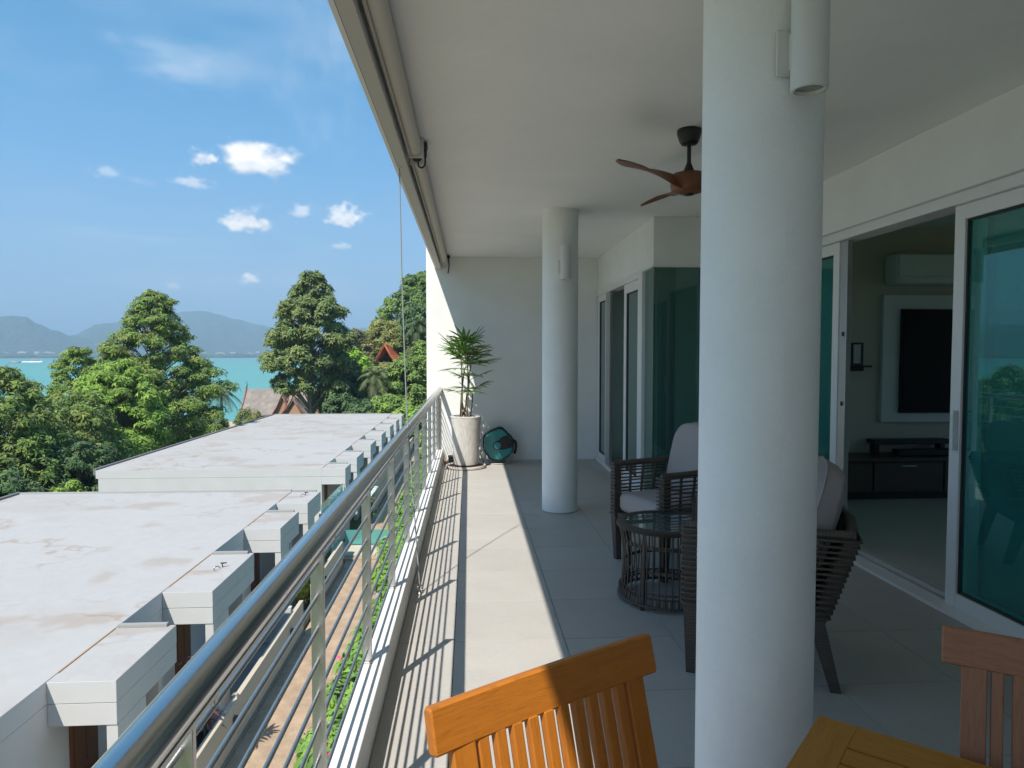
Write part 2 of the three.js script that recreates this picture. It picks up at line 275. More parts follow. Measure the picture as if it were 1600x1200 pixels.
// ---------- rooms behind the glass ----------
{
  struct('room_floor', bx(WALLX + .2, 8.4, -.2, .004, -.2, ENDZ), M.roomFloor);
  struct('bay_room_floor', bx(BAYX + .05, WALLX + .19, -.005, .004, BAYZ + .06, ENDZ - .02), M.roomFloor);
  const tv = struct('room_end_wall', bx(WALLX + .12, 8.4, 0, CEIL, 7.45, 7.6), M.room);
  tag(tv, 'shaded living room wall carrying television and air conditioner', 'wall', null, 'structure');
  struct('room_side_wall', [bx(8.4, 8.6, 0, CEIL, -5, .6), bx(8.4, 8.6, 0, CEIL, 6.4, ENDZ), bx(8.4, 8.6, 0, .5, .6, 6.4), bx(8.4, 8.6, 2.6, CEIL, .6, 6.4)], M.room);
  const rw = thing('room_window', 'wide window on the far side of the living room, out of sight', 'window'); for (let i = 0; i < 4; i++) { sash(rw, 'x', 8.46, .6 + i * 1.45, .6 + i * 1.45 + 1.45, .5, 2.6, .06, .05, phy([.9, .92, .9], 0, { transmission: 1, thickness: 0 })); } settle(rw);
  struct('room_near_wall', bx(WALLX + .2, 8.4, 0, CEIL, -.4, -.2), M.room);
  struct('bay_room_wall', bx(5.2, 5.3, 0, CEIL, 7.6, ENDZ), M.room);
  // television wall
  const pn = solo('wall_panel', [bx(4.575, 6.9, .80, 2.215, 7.40, 7.449, .006)], M.offwhite, 'large pale panel on the living room wall framing the television', 'panel');
  const t = thing('television', 'black flat television on pale wall panel seen through open door', 'television');
  part('screen', bx(4.78, 6.55, .92, 2.04, 7.352, 7.358, .002), M.screen, t); part('bezel', [bx(4.765, 6.565, .905, 2.055, 7.36, 7.398, .006)], M.black, t); settle(t);
  const ac = thing('air_conditioner', 'white split air conditioner high on the living room wall', 'air conditioner');
  part('casing', bx(4.60, 5.55, 2.315, 2.645, 7.22, 7.449, .03), M.white, ac); part('front_panel', bx(4.62, 5.53, 2.40, 2.63, 7.205, 7.22, .006), M.white, ac); part('air_flap', bx(4.64, 5.49, 2.335, 2.39, 7.207, 7.218, .004), M.offwhite, ac); settle(ac);
  const sh = thing('wall_shelf', 'little dark wall shelf under the picture frame', 'shelf'); part('board', bx(4.17, 4.40, 1.415, 1.435, 7.30, 7.449, .003), M.black, sh); part('bracket', bx(4.19, 4.38, 1.37, 1.414, 7.43, 7.448), M.black, sh); settle(sh);
  const pf = thing('picture_frame', 'small dark picture frame standing on wall shelf', 'picture frame');
  part('frame', [bx(4.20, 4.33, 1.437, 1.455, 7.36, 7.38), bx(4.20, 4.33, 1.665, 1.685, 7.36, 7.38), bx(4.20, 4.218, 1.455, 1.665, 7.36, 7.38), bx(4.312, 4.33, 1.455, 1.665, 7.36, 7.38)], M.black, pf); part('picture', bx(4.218, 4.312, 1.455, 1.665, 7.37, 7.376), M.paper, pf); settle(pf);
  const cab = thing('media_cabinet', 'long dark wood media cabinet below the television', 'cabinet');
  part('cabinet_top', bx(3.45, 7.4, .43, .46, 6.98, 7.448, .004), M.darkWood, cab); part('carcass', bx(3.47, 7.38, .09, .43, 7.03, 7.447), M.darkWood, cab); part('plinth', bx(3.55, 7.3, .005, .09, 7.1, 7.44), M.black, cab);
  for (let i = 0; i < 5; i++) { const a = 3.49 + i * .78; const d = part('drawer_front', bx(a, a + .76, .11, .41, 7.005, 7.029, .003), M.darkWood, cab); part('handle', bx(a + .3, a + .46, .37, .38, 6.99, 7.004), M.alu, d); }
  settle(cab);
  const sb = thing('sound_bar', 'low black sound bar on the media cabinet', 'sound bar'); part('body', bx(4.6, 5.6, .462, .53, 7.12, 7.24, .012), M.black, sb); part('grille', bx(4.63, 5.57, .472, .52, 7.112, 7.12), M.rubber, sb); settle(sb);
  const mb = thing('media_box', 'flat black box standing behind the sound bar', 'box'); part('body', bx(4.42, 5.3, .57, .62, 7.27, 7.42, .006), M.black, mb); for (const x of [4.45, 5.2]) part('foot', bx(x, x + .05, .461, .57, 7.3, 7.4), M.black, mb); settle(mb);
  // curtains in the bay room
  for (const [x0, x1, Z, lab] of [[2.5, 2.86, 7.42, 'grey curtain gathered behind the glass facing the viewer, right end'], [2.02, 2.2, 7.3, 'grey curtain behind the corner of the glass bay']]) {
    const n = 60, pos = [], idx = []; for (let i = 0; i <= n; i++) { const x = lerp(x0, x1, i / n), z = -(Z + .03 * Math.sin(i * .9) + .012 * Math.sin(i * 2.3)); pos.push(x, .02, z, x, 2.6, z); if (i) { const a = 2 * i; idx.push(a - 2, a, a - 1, a, a + 1, a - 1); } }
    const g = new THREE.BufferGeometry(); g.setAttribute('position', new THREE.Float32BufferAttribute(pos, 3)); g.setIndex(idx); g.computeVertexNormals(); uvMetres(g); const g2 = uvMetres(g.toNonIndexed());
    const c = thing('curtain', lab, 'curtain'); part('cloth', g2, phy([.3, .3, .29], .95, { transmission: .3, thickness: 0 }), c); part('curtain_rail', bx(x0 - .05, x1 + .05, 2.6, 2.63, Z - .02, Z + .02), M.alu, c); settle(c);
  }
}
// ---------- sliding doors and the glass bay ----------
function sash(o, axis, at, a0, a1, y0, y1, w, dep, glassMat, names2 = ['stile', 'rail']) {   // a framed pane; axis 'x' = in a plane of constant x
  const B = (u0, u1, v0, v1, d0, d1, r) => axis === 'x' ? bx(at + d0, at + d1, v0, v1, u0, u1, r) : bx(u0, u1, v0, v1, at + d0, at + d1, r);
  part(names2[0], B(a0, a0 + w, y0, y1, 0, dep, .004), M.frame, o); part(names2[0], B(a1 - w, a1, y0, y1, 0, dep, .004), M.frame, o);
  part(names2[1], B(a0 + w, a1 - w, y0, y0 + w, .001, dep - .001, .003), M.frame, o); part(names2[1], B(a0 + w, a1 - w, y1 - w, y1, .001, dep - .001, .003), M.frame, o);
  const seal = [B(a0 + w, a0 + w + .012, y0 + w, y1 - w, dep / 2 - .012, dep / 2 + .012), B(a1 - w - .012, a1 - w, y0 + w, y1 - w, dep / 2 - .012, dep / 2 + .012), B(a0 + w + .012, a1 - w - .012, y0 + w, y0 + w + .012, dep / 2 - .012, dep / 2 + .012), B(a0 + w + .012, a1 - w - .012, y1 - w - .012, y1 - w, dep / 2 - .012, dep / 2 + .012)];
  part('seal', seal, M.rubber, o);
  part('pane', axis === 'x' ? new THREE.PlaneGeometry(a1 - a0 - 2 * w, y1 - y0 - 2 * w).rotateY(-Math.PI / 2).translate(at + dep / 2, (y0 + y1) / 2, -(a0 + a1) / 2) : new THREE.PlaneGeometry(a1 - a0 - 2 * w, y1 - y0 - 2 * w).translate((a0 + a1) / 2, (y0 + y1) / 2, -(at + dep / 2)), glassMat, o);
  return o;
}
{
  const fr = thing('door_frame', 'white frame and floor track round the living room doors', 'door frame');
  part('head_rail', bx(2.905, 3.075, 2.45, 2.519, 1.0, 6.85, .004), M.frame, fr);
  part('sill', bx(2.84, 3.10, .001, .022, 1.0, 6.85, .004), M.frame, fr);
  for (const x of [2.955, 3.045]) part('track', bx(x, x + .012, .0225, .036, 1.0, 6.85), M.alu, fr);
  part('jamb', bx(2.93, 3.07, .022, 2.449, 6.80, 6.85, .003), M.frame, fr); settle(fr);
  const a = thing('sliding_door', 'closed green glass sliding door panel at right edge, before the dark room', 'sliding door');
  sash(a, 'x', 2.935, 2.40, 4.046, .022, 2.448, .088, .055, M.glass);
  const h = part('handle', [bx(2.90, 2.934, .98, 1.22, 3.97, 3.995, .005)], M.frame, a); settle(a);
  const b = thing('sliding_door', 'green glass sliding panel slid open behind the closed one at right', 'sliding door');
  sash(b, 'x', 3.02, 2.36, 3.975, .04, 2.446, .075, .045, M.glass); part('handle', bx(3.0, 3.019, .98, 1.22, 3.92, 3.945, .004), M.frame, b); settle(b);
  const c = thing('sliding_door', 'green glass door panel between near column and open doorway', 'sliding door');
  sash(c, 'x', 2.935, 5.355, 6.80, .038, 2.448, .09, .055, M.glass);
  const e = part('edge_channel', bx(2.945, 2.985, .04, 2.446, 5.25, 5.353, .003), M.alu, c);
  for (const y of [.6, 1.15, 1.7]) part('lock_bolt', bx(2.935, 2.95, y, y + .035, 5.28, 5.30, .003), M.bracket, e); settle(c);
  // glass bay: corner window, then doors towards the end wall
  const w = thing('corner_window', 'dark green glass corner window of the bay behind wicker chair', 'window');
  part('pane', new THREE.PlaneGeometry(WALLX + .05 - BAYX - .02, 2.38).translate((BAYX + .02 + WALLX + .05) / 2, 1.26, -(BAYZ + .03)), M.glassDark, w);
  part('pane', new THREE.PlaneGeometry(.36, 2.38).rotateY(-Math.PI / 2).translate(BAYX + .02, 1.26, -(BAYZ + .21)), M.glassDark, w);
  part('head_rail', [bx(BAYX - .012, WALLX, 2.45, 2.4685, BAYZ - .012, BAYZ + .09), bx(BAYX - .012, BAYX + .09, 2.449, 2.468, BAYZ + .091, BAYZ + .399)], M.frame, w);
  part('sill', [bx(BAYX - .02, WALLX, .002, .07, BAYZ - .015, BAYZ + .09, .003), bx(BAYX - .019, BAYX + .09, .003, .069, BAYZ + .091, BAYZ + .399, .003)], M.frame, w);
  part('corner_bead', bx(BAYX + .012, BAYX + .028, .07, 2.45, BAYZ + .022, BAYZ + .038), M.glassDark, w); settle(w);
  const f = thing('bay_door_frame', 'white frame round the bay doors near the end wall', 'door frame');
  part('post', bx(BAYX - .015, BAYX + .10, .0, 2.469, BAYZ + .40, BAYZ + .57, .004), M.frame, f); part('head_rail', bx(BAYX - .01, BAYX + .12, 2.40, 2.468, BAYZ + .571, ENDZ - .01, .003), M.frame, f);
  part('sill', bx(BAYX - .03, BAYX + .13, .001, .04, BAYZ + .571, ENDZ - .01, .003), M.frame, f); settle(f);
  const p = thing('sliding_door', 'narrow green glass bay door panel next to the corner window', 'sliding door'); sash(p, 'x', BAYX + .01, 7.60, 8.40, .042, 2.398, .11, .045, M.glassDark); settle(p);
  const q = thing('sliding_door', 'narrow green glass bay door panel touching the end wall', 'sliding door'); sash(q, 'x', BAYX + .0, 9.42, 10.06, .042, 2.398, .09, .045, M.glassDark); part('edge_channel', bx(BAYX - .01, BAYX + .03, .042, 2.398, 9.16, 9.415, .003), M.alu, q); settle(q);
}
// ---------- columns and their lamps ----------
{
  const shaftG = new THREE.CylinderGeometry(.176, .176, CEIL, 96, 1).toNonIndexed().translate(0, CEIL / 2, 0); { const u = shaftG.attributes.uv; for (let i = 0; i < u.count; i++) u.setXY(i, u.getX(i) * 1.106, u.getY(i) * CEIL); }
  const mk = (x, Z, label) => { const c = thing('round_column', label, 'column', 'round white balcony columns'); part('shaft', shaftG, M.column, c); part('paint_joint', lathe([[.1765, .001], [.179, .002], [.179, .006], [.1765, .008]], 64), M.grout, c); c.position.copy(V(x, 0, Z)); return c; };
  mk(.897, 2.10, 'thick round white column nearest the viewer, running out of frame'); mk(.90, 6.82, 'round white column farther along the balcony by the bay');
  const lampM = std([.66, .66, .64], .45), lens = phy([.12, .13, .13], .1, { clearcoat: 1 });
  const lampOf = (x, Z, label) => {
    const l = thing('wall_lamp', label, 'wall lamp', 'up and down lamps on the columns');
    part('cylinder', lathe([[.040, 0], [.0475, 0], [.0485, .003], [.0485, .317], [.0475, .32], [.040, .32], [.040, .30], [.0005, .30], [.0005, .02], [.040, .02], [.040, 0]], 48), lampM, l);
    part('lens', new THREE.CylinderGeometry(.0395, .0395, .004, 32).toNonIndexed().translate(0, .012, 0), lens, l);
    part('mount_plate', [lbx(.122, .125, .012, -.002, .125, -.068, .004)], lampM, l); part('arm', lbx(.05, .10, .03, -.006, .125, -.050, .004), lampM, l);
    l.position.copy(V(x, 2.27, Z)); return l;
  };
  lampOf(.918, 1.845, 'white cylinder wall lamp on the near column, dark lens below'); lampOf(.918, 6.565, 'small white cylinder wall lamp on the far column');
}
// ---------- railing ----------
{
  const X = -.42, PX = -.462, r = thing('balcony_railing', 'polished steel balcony railing with thin rods along the left edge', 'railing');
  part('handrail', tube([V(X, 1.055, -4), V(X, 1.055, 3), V(X, 1.055, ENDZ - .02)], .031, .031, 40), M.steel, r);
  part('under_rail', bx(X - .019, X + .016, 1.012, 1.020, -4, ENDZ - .02), M.satin, r);
  const post = uvMetres(new RoundedBoxGeometry(.04, .834, .016, 1, .002)), foot = uvMetres(new RoundedBoxGeometry(.05, .006, .05, 1, .001)), saddle = uvMetres(new RoundedBoxGeometry(.075, .012, .016, 1, .002));
  for (let k = -3; k < 9; k++) { const Z = 2.11 + k * .995; if (Z > ENDZ) break; const q = part('post', post, M.satin, r, V(PX, .588, Z)); part('foot_plate', foot, M.satin, q, new THREE.Vector3(0, -.4140, 0)); part('saddle', saddle, M.satin, q, new THREE.Vector3(.018, .416, 0)); }
  part('post', post, M.satin, r, V(PX, .588, ENDZ - .06));
  for (let i = 0; i < 8; i++) part('rod', tube([V(PX, .225 + i * .1, -4), V(PX, .225 + i * .1, ENDZ - .02)], .0062, .0062, 10), M.satin, r);
  settle(r);
}
// ---------- roller blinds under the fascia ----------
{
  const mk = (Z0, Z1, label) => {
    const b = thing('roller_blind', label, 'roller blind', 'rolled up blinds under the balcony ceiling'), x = -.345, y = 2.885;
    part('roll', tube([V(x, y, Z0 + .05), V(x, y, (Z0 + Z1) / 2), V(x, y, Z1 - .05)], .044, .044, 32), M.tube, b);
    part('hem_bar', bx(x - .04, x - .024, y - .052, y - .034, Z0 + .06, Z1 - .06, .004), M.fasciaGrey, b);
    for (const Z of [Z0 + .02, Z1 - .03]) { const k = part('end_bracket', [bx(x - .05, x + .055, y - .055, CEIL - .002, Z, Z + .012, .003)], M.trim, b); part('cap', rod(V(x, y, Z - .006), V(x, y, Z + .02), .036, 24), M.bracket, k); }
    return settle(b);
  };
  mk(-3.5, 4.60, 'long beige rolled up blind over the railing, nearer one'); mk(4.72, 9.95, 'beige rolled up blind ending at the far wall');
  const wd = thing('blind_winder', 'small dark winder eyelet where the two blinds meet', 'winder');
  part('gear', [rod(V(-.29, 2.93, 4.62), V(-.29, 2.93, 4.70), .02, 16), bx(-.305, -.275, 2.86, 2.93, 4.64, 4.68, .004)], M.bracket, wd);
  part('hook', tube(curve([V(-.33, 2.835, 4.64), V(-.33, 2.80, 4.64), V(-.31, 2.785, 4.64), V(-.29, 2.80, 4.64), V(-.285, 2.86, 4.65)], 16), .006, .006, 8), M.bracket, wd); settle(wd);
  const w2 = thing('blind_winder', 'small dark winder eyelet by the end wall', 'winder'); part('gear', rod(V(-.285, 2.93, 9.86), V(-.285, 2.93, 9.94), .02, 16), M.bracket, w2); part('hook', tube(curve([V(-.285, 2.92, 9.9), V(-.28, 2.84, 9.9), V(-.285, 2.76, 9.9), V(-.295, 2.70, 9.9)], 12), .009, .009, 8), M.bracket, w2); settle(w2);
  const cd = thing('pull_cord', 'thin grey cord hanging from the blinds to a floor ring', 'cord');
  part('cord', tube([V(-.452, 2.80, 4.62), V(-.440, 2.1, 4.60), V(-.41, 1.2, 4.56), V(-.325, .03, 4.49)], .0042, .0042, 8), std([.30, .32, .32], .8), cd);
  part('floor_ring', [new THREE.TorusGeometry(.02, .005, 8, 24).toNonIndexed().rotateY(.6).translate(-.325, .028, -4.49), lathe([[.0005, .012], [.022, .010], [.026, 0]], 24).translate(-.325, 0, -4.49)], M.pewter, cd);
  part('top_clip', bx(-.462, -.44, 2.775, 2.86, 4.60, 4.64, .003), M.trim, cd); settle(cd);
}
// ---------- ceiling fan ----------
{
  const f = thing('ceiling_fan', 'wooden three bladed ceiling fan on a black rod', 'ceiling fan'); f.position.copy(V(1.378, 2.56, 4.31));
  const H = CEIL - 2.56;
  part('canopy', lathe([[.0005, H], [.073, H], [.076, H - .012], [.074, H - .03], [.06, H - .075], [.048, H - .09], [.0005, H - .092]]), M.fanBlack, f);
  part('downrod', [new THREE.CylinderGeometry(.0125, .0125, H - .22, 20).toNonIndexed().translate(0, .14 + (H - .22) / 2, 0), lathe([[.035, .135], [.032, .15], [.016, .19], [.0125, .20]])], M.fanBlack, f);
  part('motor_housing', lathe([[.0005, .002], [.05, .004], [.105, .022], [.112, .045], [.112, .095], [.1, .125], [.04, .137], [.0005, .138]]), M.fanWood, f);
  part('bottom_cap', lathe([[.0005, -.006], [.028, -.005], [.032, .004]]), M.fanBlack, f);
  const nU = 28, nV = 8;
  const bladeG = () => {                                        // swept, twisted blade along +x with thickness
    const grid = (top) => { const a = []; for (let i = 0; i <= nU; i++) for (let j = 0; j <= nV; j++) {
      const u = i / nU, v = j / nV - .5, rr = .06 + .66 * u, chord = .085 + .075 * Math.sin(Math.PI * Math.min(1, .12 + u * .95)) * (1 - .1 * u), taper = Math.sqrt(Math.max(0.0, 1 - ((u - .80) / .2) ** 2 * (u > .8 ? 1 : 0))), c = chord * (u > .8 ? taper : 1);
      const sweep = .11 * Math.sin(u * 2.7) - .05 * u, tw = lerp(.95, .16, sm(u * 1.5)), w = v * c;
      const y = .062 + .05 * Math.sin(u * 2.6) - .01 * u + Math.sin(tw) * w + (top ? .5 : -.5) * .011 * Math.sqrt(1 - (2 * v) ** 2 * .92);
      a.push(rr, y, sweep + Math.cos(tw) * w); } return a; };
    const A = grid(true), B = grid(false), pos = [...A, ...B], uv = [], idx = [], n = (nU + 1) * (nV + 1), I = (i, j) => i * (nV + 1) + j;
    for (let s = 0; s < 2; s++) for (let i = 0; i <= nU; i++) for (let j = 0; j <= nV; j++) uv.push(i / nU * .66, j / nV * .14);
    for (let i = 0; i < nU; i++) for (let j = 0; j < nV; j++) { const a = I(i, j), b = I(i, j + 1), c = I(i + 1, j), d = I(i + 1, j + 1); idx.push(a, b, c, b, d, c, n + a, n + c, n + b, n + b, n + c, n + d); }
    for (let i = 0; i < nU; i++) for (const j of [0, nV]) { const a = I(i, j), c = I(i + 1, j); if (j) idx.push(a, n + a, c, c, n + a, n + c); else idx.push(a, c, n + a, c, n + c, n + a); }
    const g = new THREE.BufferGeometry(); g.setAttribute('position', new THREE.Float32BufferAttribute(pos, 3)); g.setAttribute('uv', new THREE.Float32BufferAttribute(uv, 2)); g.setIndex(idx); g.computeVertexNormals(); return g.toNonIndexed();
  };
  const bg = bladeG(); for (const a of [100, 220, 340]) { const b = part('blade', bg, M.fanWood, f); b.rotation.y = a * RAD; }
}

// =====================================================================================
// LAND, SEA AND FAR SHORE
// =====================================================================================
const SEA = -11.4;
function groundY(X, Z) {
  let y = -6.5 - .5 * sm((-X - 10) / 12) - .35 * sm((Z - 50) / 40);
  const coast = Z * .8 - X * .6, n = fbm(X * .05 + 40, Z * .05 + 40, 4) - .5;
  y += n * 1.2 * sm((Math.hypot(X + 8, Z - 20) - 26) / 30);
  y -= 7.5 * sm((coast - 92 + n * 14) / 34);
  y += 17 * sm((X + 15) / 17) * sm((Z - 60) / 30) * sm((150 - Z) / 40) + 4 * sm((X + 24) / 14) * sm((Z - 74) / 24) * sm((130 - Z) / 30);
  return y;
}
{
  const R = 150, A = 260, pos = [], uv = [], colr = [], idx = [];
  for (let i = 0; i <= R; i++) for (let j = 0; j <= A; j++) {
    const r = 2 * Math.exp(i / R * Math.log(900 / 2)), a = j / A * 2 * Math.PI, X = Math.sin(a) * r, Z = Math.cos(a) * r, y = groundY(X, Z);
    pos.push(X, y, -Z); uv.push(X, -Z);
    const coast = Z * .8 - X * .6, n = fbm(X * .11 + 7, Z * .11 + 3, 5), sandy = clamp(sm((coast - 76 + (n - .5) * 34) / 14) + sm((n - .56) / .08) * .8 * sm((-X - 16) / 6));
    const g = [.055 + .03 * n, .085 + .035 * n, .022], s = [.50, .40, .285], wet = sm((SEA + .9 - y) / .8);
    for (let k = 0; k < 3; k++) colr.push(lerp(lerp(g[k], s[k], sandy), s[k] * .55, wet * sandy));
  }
  for (let i = 0; i < R; i++) for (let j = 0; j < A; j++) { const a = i * (A + 1) + j, b = a + A + 1; idx.push(a, a + 1, b, a + 1, b + 1, b); }
  const g = new THREE.BufferGeometry(); g.setAttribute('position', new THREE.Float32BufferAttribute(pos, 3)); g.setAttribute('uv', new THREE.Float32BufferAttribute(uv, 2)); g.setAttribute('color', new THREE.Float32BufferAttribute(colr, 3)); g.setIndex(idx); g.computeVertexNormals();
  const m = new THREE.Mesh(g, std([1, 1, 1], .95, { vertexColors: true, bumpMap: rep(T.blotch, .35), bumpScale: .12, side: THREE.DoubleSide })); m.name = numbered('terrain'); m.userData.kind = 'structure'; scene.add(m);
}
{
  const g = new THREE.CircleGeometry(7000, 96).rotateX(-Math.PI / 2); const p = g.attributes.position, uv = g.attributes.uv; for (let i = 0; i < p.count; i++) uv.setXY(i, p.getX(i), p.getZ(i));
  const m = new THREE.Mesh(g, phy([.115, .345, .315], .38, { map: rep(T.tile, .0045, .0016), bumpMap: rep(T.wave, .05, .05), bumpScale: .4, specularIntensity: .7 })); m.name = 'sea'; m.position.set(0, SEA, 0); m.userData.kind = 'structure'; scene.add(m);
}
// hills across the bay: ridge lines as azimuth (degrees right of the balcony's line) and rise per metre of distance
function hill(name, dist, depth, ridge, seed, tint) {
  const NA = 220, NR = 44, pos = [], uv = [], colr = [], idx = [], a0 = ridge[0][0], a1 = ridge[ridge.length - 1][0];
  for (let i = 0; i <= NA; i++) {
    const az = lerp(a0, a1, i / NA); let k = 0; while (k < ridge.length - 2 && az > ridge[k + 1][0]) k++;
    const t = sm((az - ridge[k][0]) / (ridge[k + 1][0] - ridge[k][0])), top = lerp(ridge[k][1], ridge[k + 1][1], t) * dist + EYE - SEA;
    for (let j = 0; j <= NR; j++) {
      const q = j / NR, r = dist + (q - .62) * depth, s = q < .62 ? sm(q / .62) ** .9 : sm((1 - q) / .38), X = Math.sin(az * RAD) * r, Z = Math.cos(az * RAD) * r;
      const spur = (fbm(az * .55 + seed, r * .0014 + seed, 5) - .5), fine = fbm(X * .012 + seed, Z * .012, 4) - .5;
      const y = SEA - 3 + Math.max(0, top * s) + spur * top * .5 * Math.sin(Math.PI * Math.min(1, q / .62)) * (q < .62 ? 1 : 0) + fine * 13 * s;
      pos.push(X, y, -Z); uv.push(X, -Z); const n = .8 + .5 * fine + .3 * spur; colr.push(tint[0] * n, tint[1] * n, tint[2] * n);
    }
  }
  for (let i = 0; i < NA; i++) for (let j = 0; j < NR; j++) { const a = i * (NR + 1) + j, b = a + NR + 1; idx.push(a, a + 1, b, a + 1, b + 1, b); }
  const g = new THREE.BufferGeometry(); g.setAttribute('position', new THREE.Float32BufferAttribute(pos, 3)); g.setAttribute('uv', new THREE.Float32BufferAttribute(uv, 2)); g.setAttribute('color', new THREE.Float32BufferAttribute(colr, 3)); g.setIndex(idx); g.computeVertexNormals();
  const m = new THREE.Mesh(g, std([1, 1, 1], 1, { vertexColors: true, bumpMap: rep(T.blotch, .006), bumpScale: 9, side: THREE.DoubleSide })); m.name = name; m.userData.kind = 'structure'; scene.add(m); return m;
}
hill('hill_left', 3300, 730, [[-62, .012], [-54, .036], [-46, .05], [-40, .034], [-36, .038], [-33.2, .0435], [-32.2, .0458], [-31.5, .0446], [-30.8, .0366], [-29.9, .029], [-28.7, .022], [-27, .013], [-25, .004]], 3, [.05, .085, .035]);
hill('hill_middle', 3900, 1700, [[-33, .004], [-30, .013], [-28.7, .0242], [-28, .0310], [-27.4, .0366], [-26.8, .0382], [-25.8, .0402], [-24.8, .0415], [-23.5, .038], [-21.5, .026], [-18, .008]], 8, [.05, .085, .035]);
hill('hill_right', 4300, 1900, [[-27, .012], [-25, .035], [-23.8, .0470], [-22.7, .0525], [-21.5, .0562], [-20.4, .0563], [-19.3, .0515], [-18.1, .0466], [-16.7, .0402], [-14.8, .0335], [-12, .025], [-10, .031], [-8.4, .0372], [-6.5, .0385], [-3, .03], [2, .02], [8, .004]], 14, [.05, .085, .035]);
{
  // low shore with its woods and little buildings
  const pos = [], idx = [], N = 160; for (let i = 0; i <= N; i++) { const az = lerp(-64, 4, i / N) * RAD, w = 30 * Math.sin(i * .31) + 22 * Math.sin(i * .77 + 1); for (const [d, y] of [[2440 + w, -.6], [2455 + w, .9], [2560 + w, 2.5], [3100, 9]]) pos.push(Math.sin(az) * d, SEA + y, -Math.cos(az) * d); if (i) for (let k = 0; k < 3; k++) { const a = (i - 1) * 4 + k; idx.push(a, a + 4, a + 1, a + 4, a + 5, a + 1); } }
  const g = new THREE.BufferGeometry(); g.setAttribute('position', new THREE.Float32BufferAttribute(pos, 3)); g.setIndex(idx); g.computeVertexNormals(); uvMetres(g);
  const m = new THREE.Mesh(g, std([.10, .115, .05], 1, { side: THREE.DoubleSide })); m.name = 'far_shore'; m.userData.kind = 'structure'; scene.add(m);
  const r = rng(31), blob = new THREE.IcosahedronGeometry(1, 1); const N2 = 2600, w = new THREE.InstancedMesh(blob, std([1, 1, 1], 1), N2), mt = new THREE.Matrix4();
  for (let i = 0; i < N2; i++) { const az = lerp(-62, 2, r()) * RAD, d = 2470 + r() ** 1.6 * 560, s = 6 + r() * 9; mt.makeScale(s * (1 + r()), s * (.4 + r() * .4), s).setPosition(Math.sin(az) * d, SEA + 1.5 + (d - 2470) * .012 + s * .2, -Math.cos(az) * d); w.setMatrixAt(i, mt); const k = .6 + r() * .6; w.setColorAt(i, col(.045 * k, .08 * k, .028 * k)); }
  w.name = 'far_woods'; tag(w, 'band of woods along the far shore of the bay', 'woods', null, 'stuff'); scene.add(w);
  const whiteB = std([.66, .65, .62], .8), roofB = std([.36, .27, .23], .8), glassB = std([.10, .13, .15], .3);
  const spots = [[-31.74, 20, 12, 'widest of the pale buildings at left end of the far shore'], [-32.6, 13, 9, 'pale low building on far shore nearest the left picture edge'], [-30.9, 11, 14, 'narrow pale building on far shore between wide and long ones'], [-30.3, 34, 11, 'long low white building on far shore left of the tall tree'], [-29.2, 18, 16, 'tall white block on far shore just left of the tree'], [-28.8, 24, 9, 'low pale building on far shore touching the tall tree outline'], [-20.4, 12, 10, 'pale building on far shore just right of the tall tree'], [-19.3, 26, 10, 'widest pale building on the far shore between the tall trees'], [-18.4, 16, 13, 'pale building on far shore midway between the tall trees'], [-17.2, 18, 9, 'low pale building on far shore near the right tall tree'], [-16.6, 12, 15, 'tall pale block on far shore beside the right tall tree']];
  for (const [az, wd, h, lab] of spots) {
    const d = 2660 + r() * 120, b = thing('shore_building', lab ?? 'tiny pale building among trees on the far shore', 'building', 'pale buildings on the far shore');
    part('wall', lbx(wd, h, 11, 0, h / 2, 0), whiteB, b); part('roof', h > 12 ? lbx(wd + 1, .8, 12, 0, h + .4, 0) : new THREE.ConeGeometry(.72 * wd, 4, 4).toNonIndexed().rotateY(Math.PI / 4).scale(1, 1, 10 / wd).translate(0, h + 2, 0), h > 12 ? whiteB : roofB, b);
    for (let f = 0; f < Math.floor(h / 3.6); f++) part('window_band', lbx(wd * .8, 1.3, .2, 0, 2.2 + f * 3.5, 5.6), glassB, b);
    b.scale.setScalar(1.15); b.position.set(Math.sin(az * RAD) * d, SEA + 4.5, -Math.cos(az * RAD) * d); b.rotation.y = -az * RAD + (r() - .5) * .8;
  }
  const boat = (X, Z, L, hullC, lab) => {
    const b = thing('boat', lab, 'boat'), hs = []; const n = 14, P = [], I2 = [];
    for (let i = 0; i <= n; i++) { const t = i / n, w = .5 * L * .26 * Math.sqrt(Math.max(0, 1 - ((t - .38) / .62) ** 2 * (t > .38 ? 1 : .18))), rise = t > .7 ? (t - .7) ** 2 * L * .9 : 0, x = (t - .5) * L; P.push(x, .1 * L + rise, -w, x, -.02 * L, -w * .5, x, -.02 * L, w * .5, x, .1 * L + rise, w); if (i) for (let k = 0; k < 3; k++) { const a = (i - 1) * 4 + k; I2.push(a, a + 1, a + 4, a + 1, a + 5, a + 4); } if (i) { const a = (i - 1) * 4; I2.push(a, a + 4, a + 3, a + 3, a + 4, a + 7); } }
    const g = new THREE.BufferGeometry(); g.setAttribute('position', new THREE.Float32BufferAttribute(P, 3)); g.setIndex(I2); g.computeVertexNormals();
    part('hull', uvMetres(g), std(hullC, .4, { side: THREE.DoubleSide }), b); part('cabin', lbx(L * .36, L * .12, L * .16, -L * .06, L * .16, 0, .2), whiteB, b); part('cabin_roof', lbx(L * .44, L * .02, L * .2, -L * .06, L * .235, 0, .1), whiteB, b); part('window_band', lbx(L * .3, L * .045, L * .165, -L * .06, L * .175, 0), glassB, b);
    b.position.set(X, SEA + .02, -Z); b.rotation.y = .12; return b;
  };
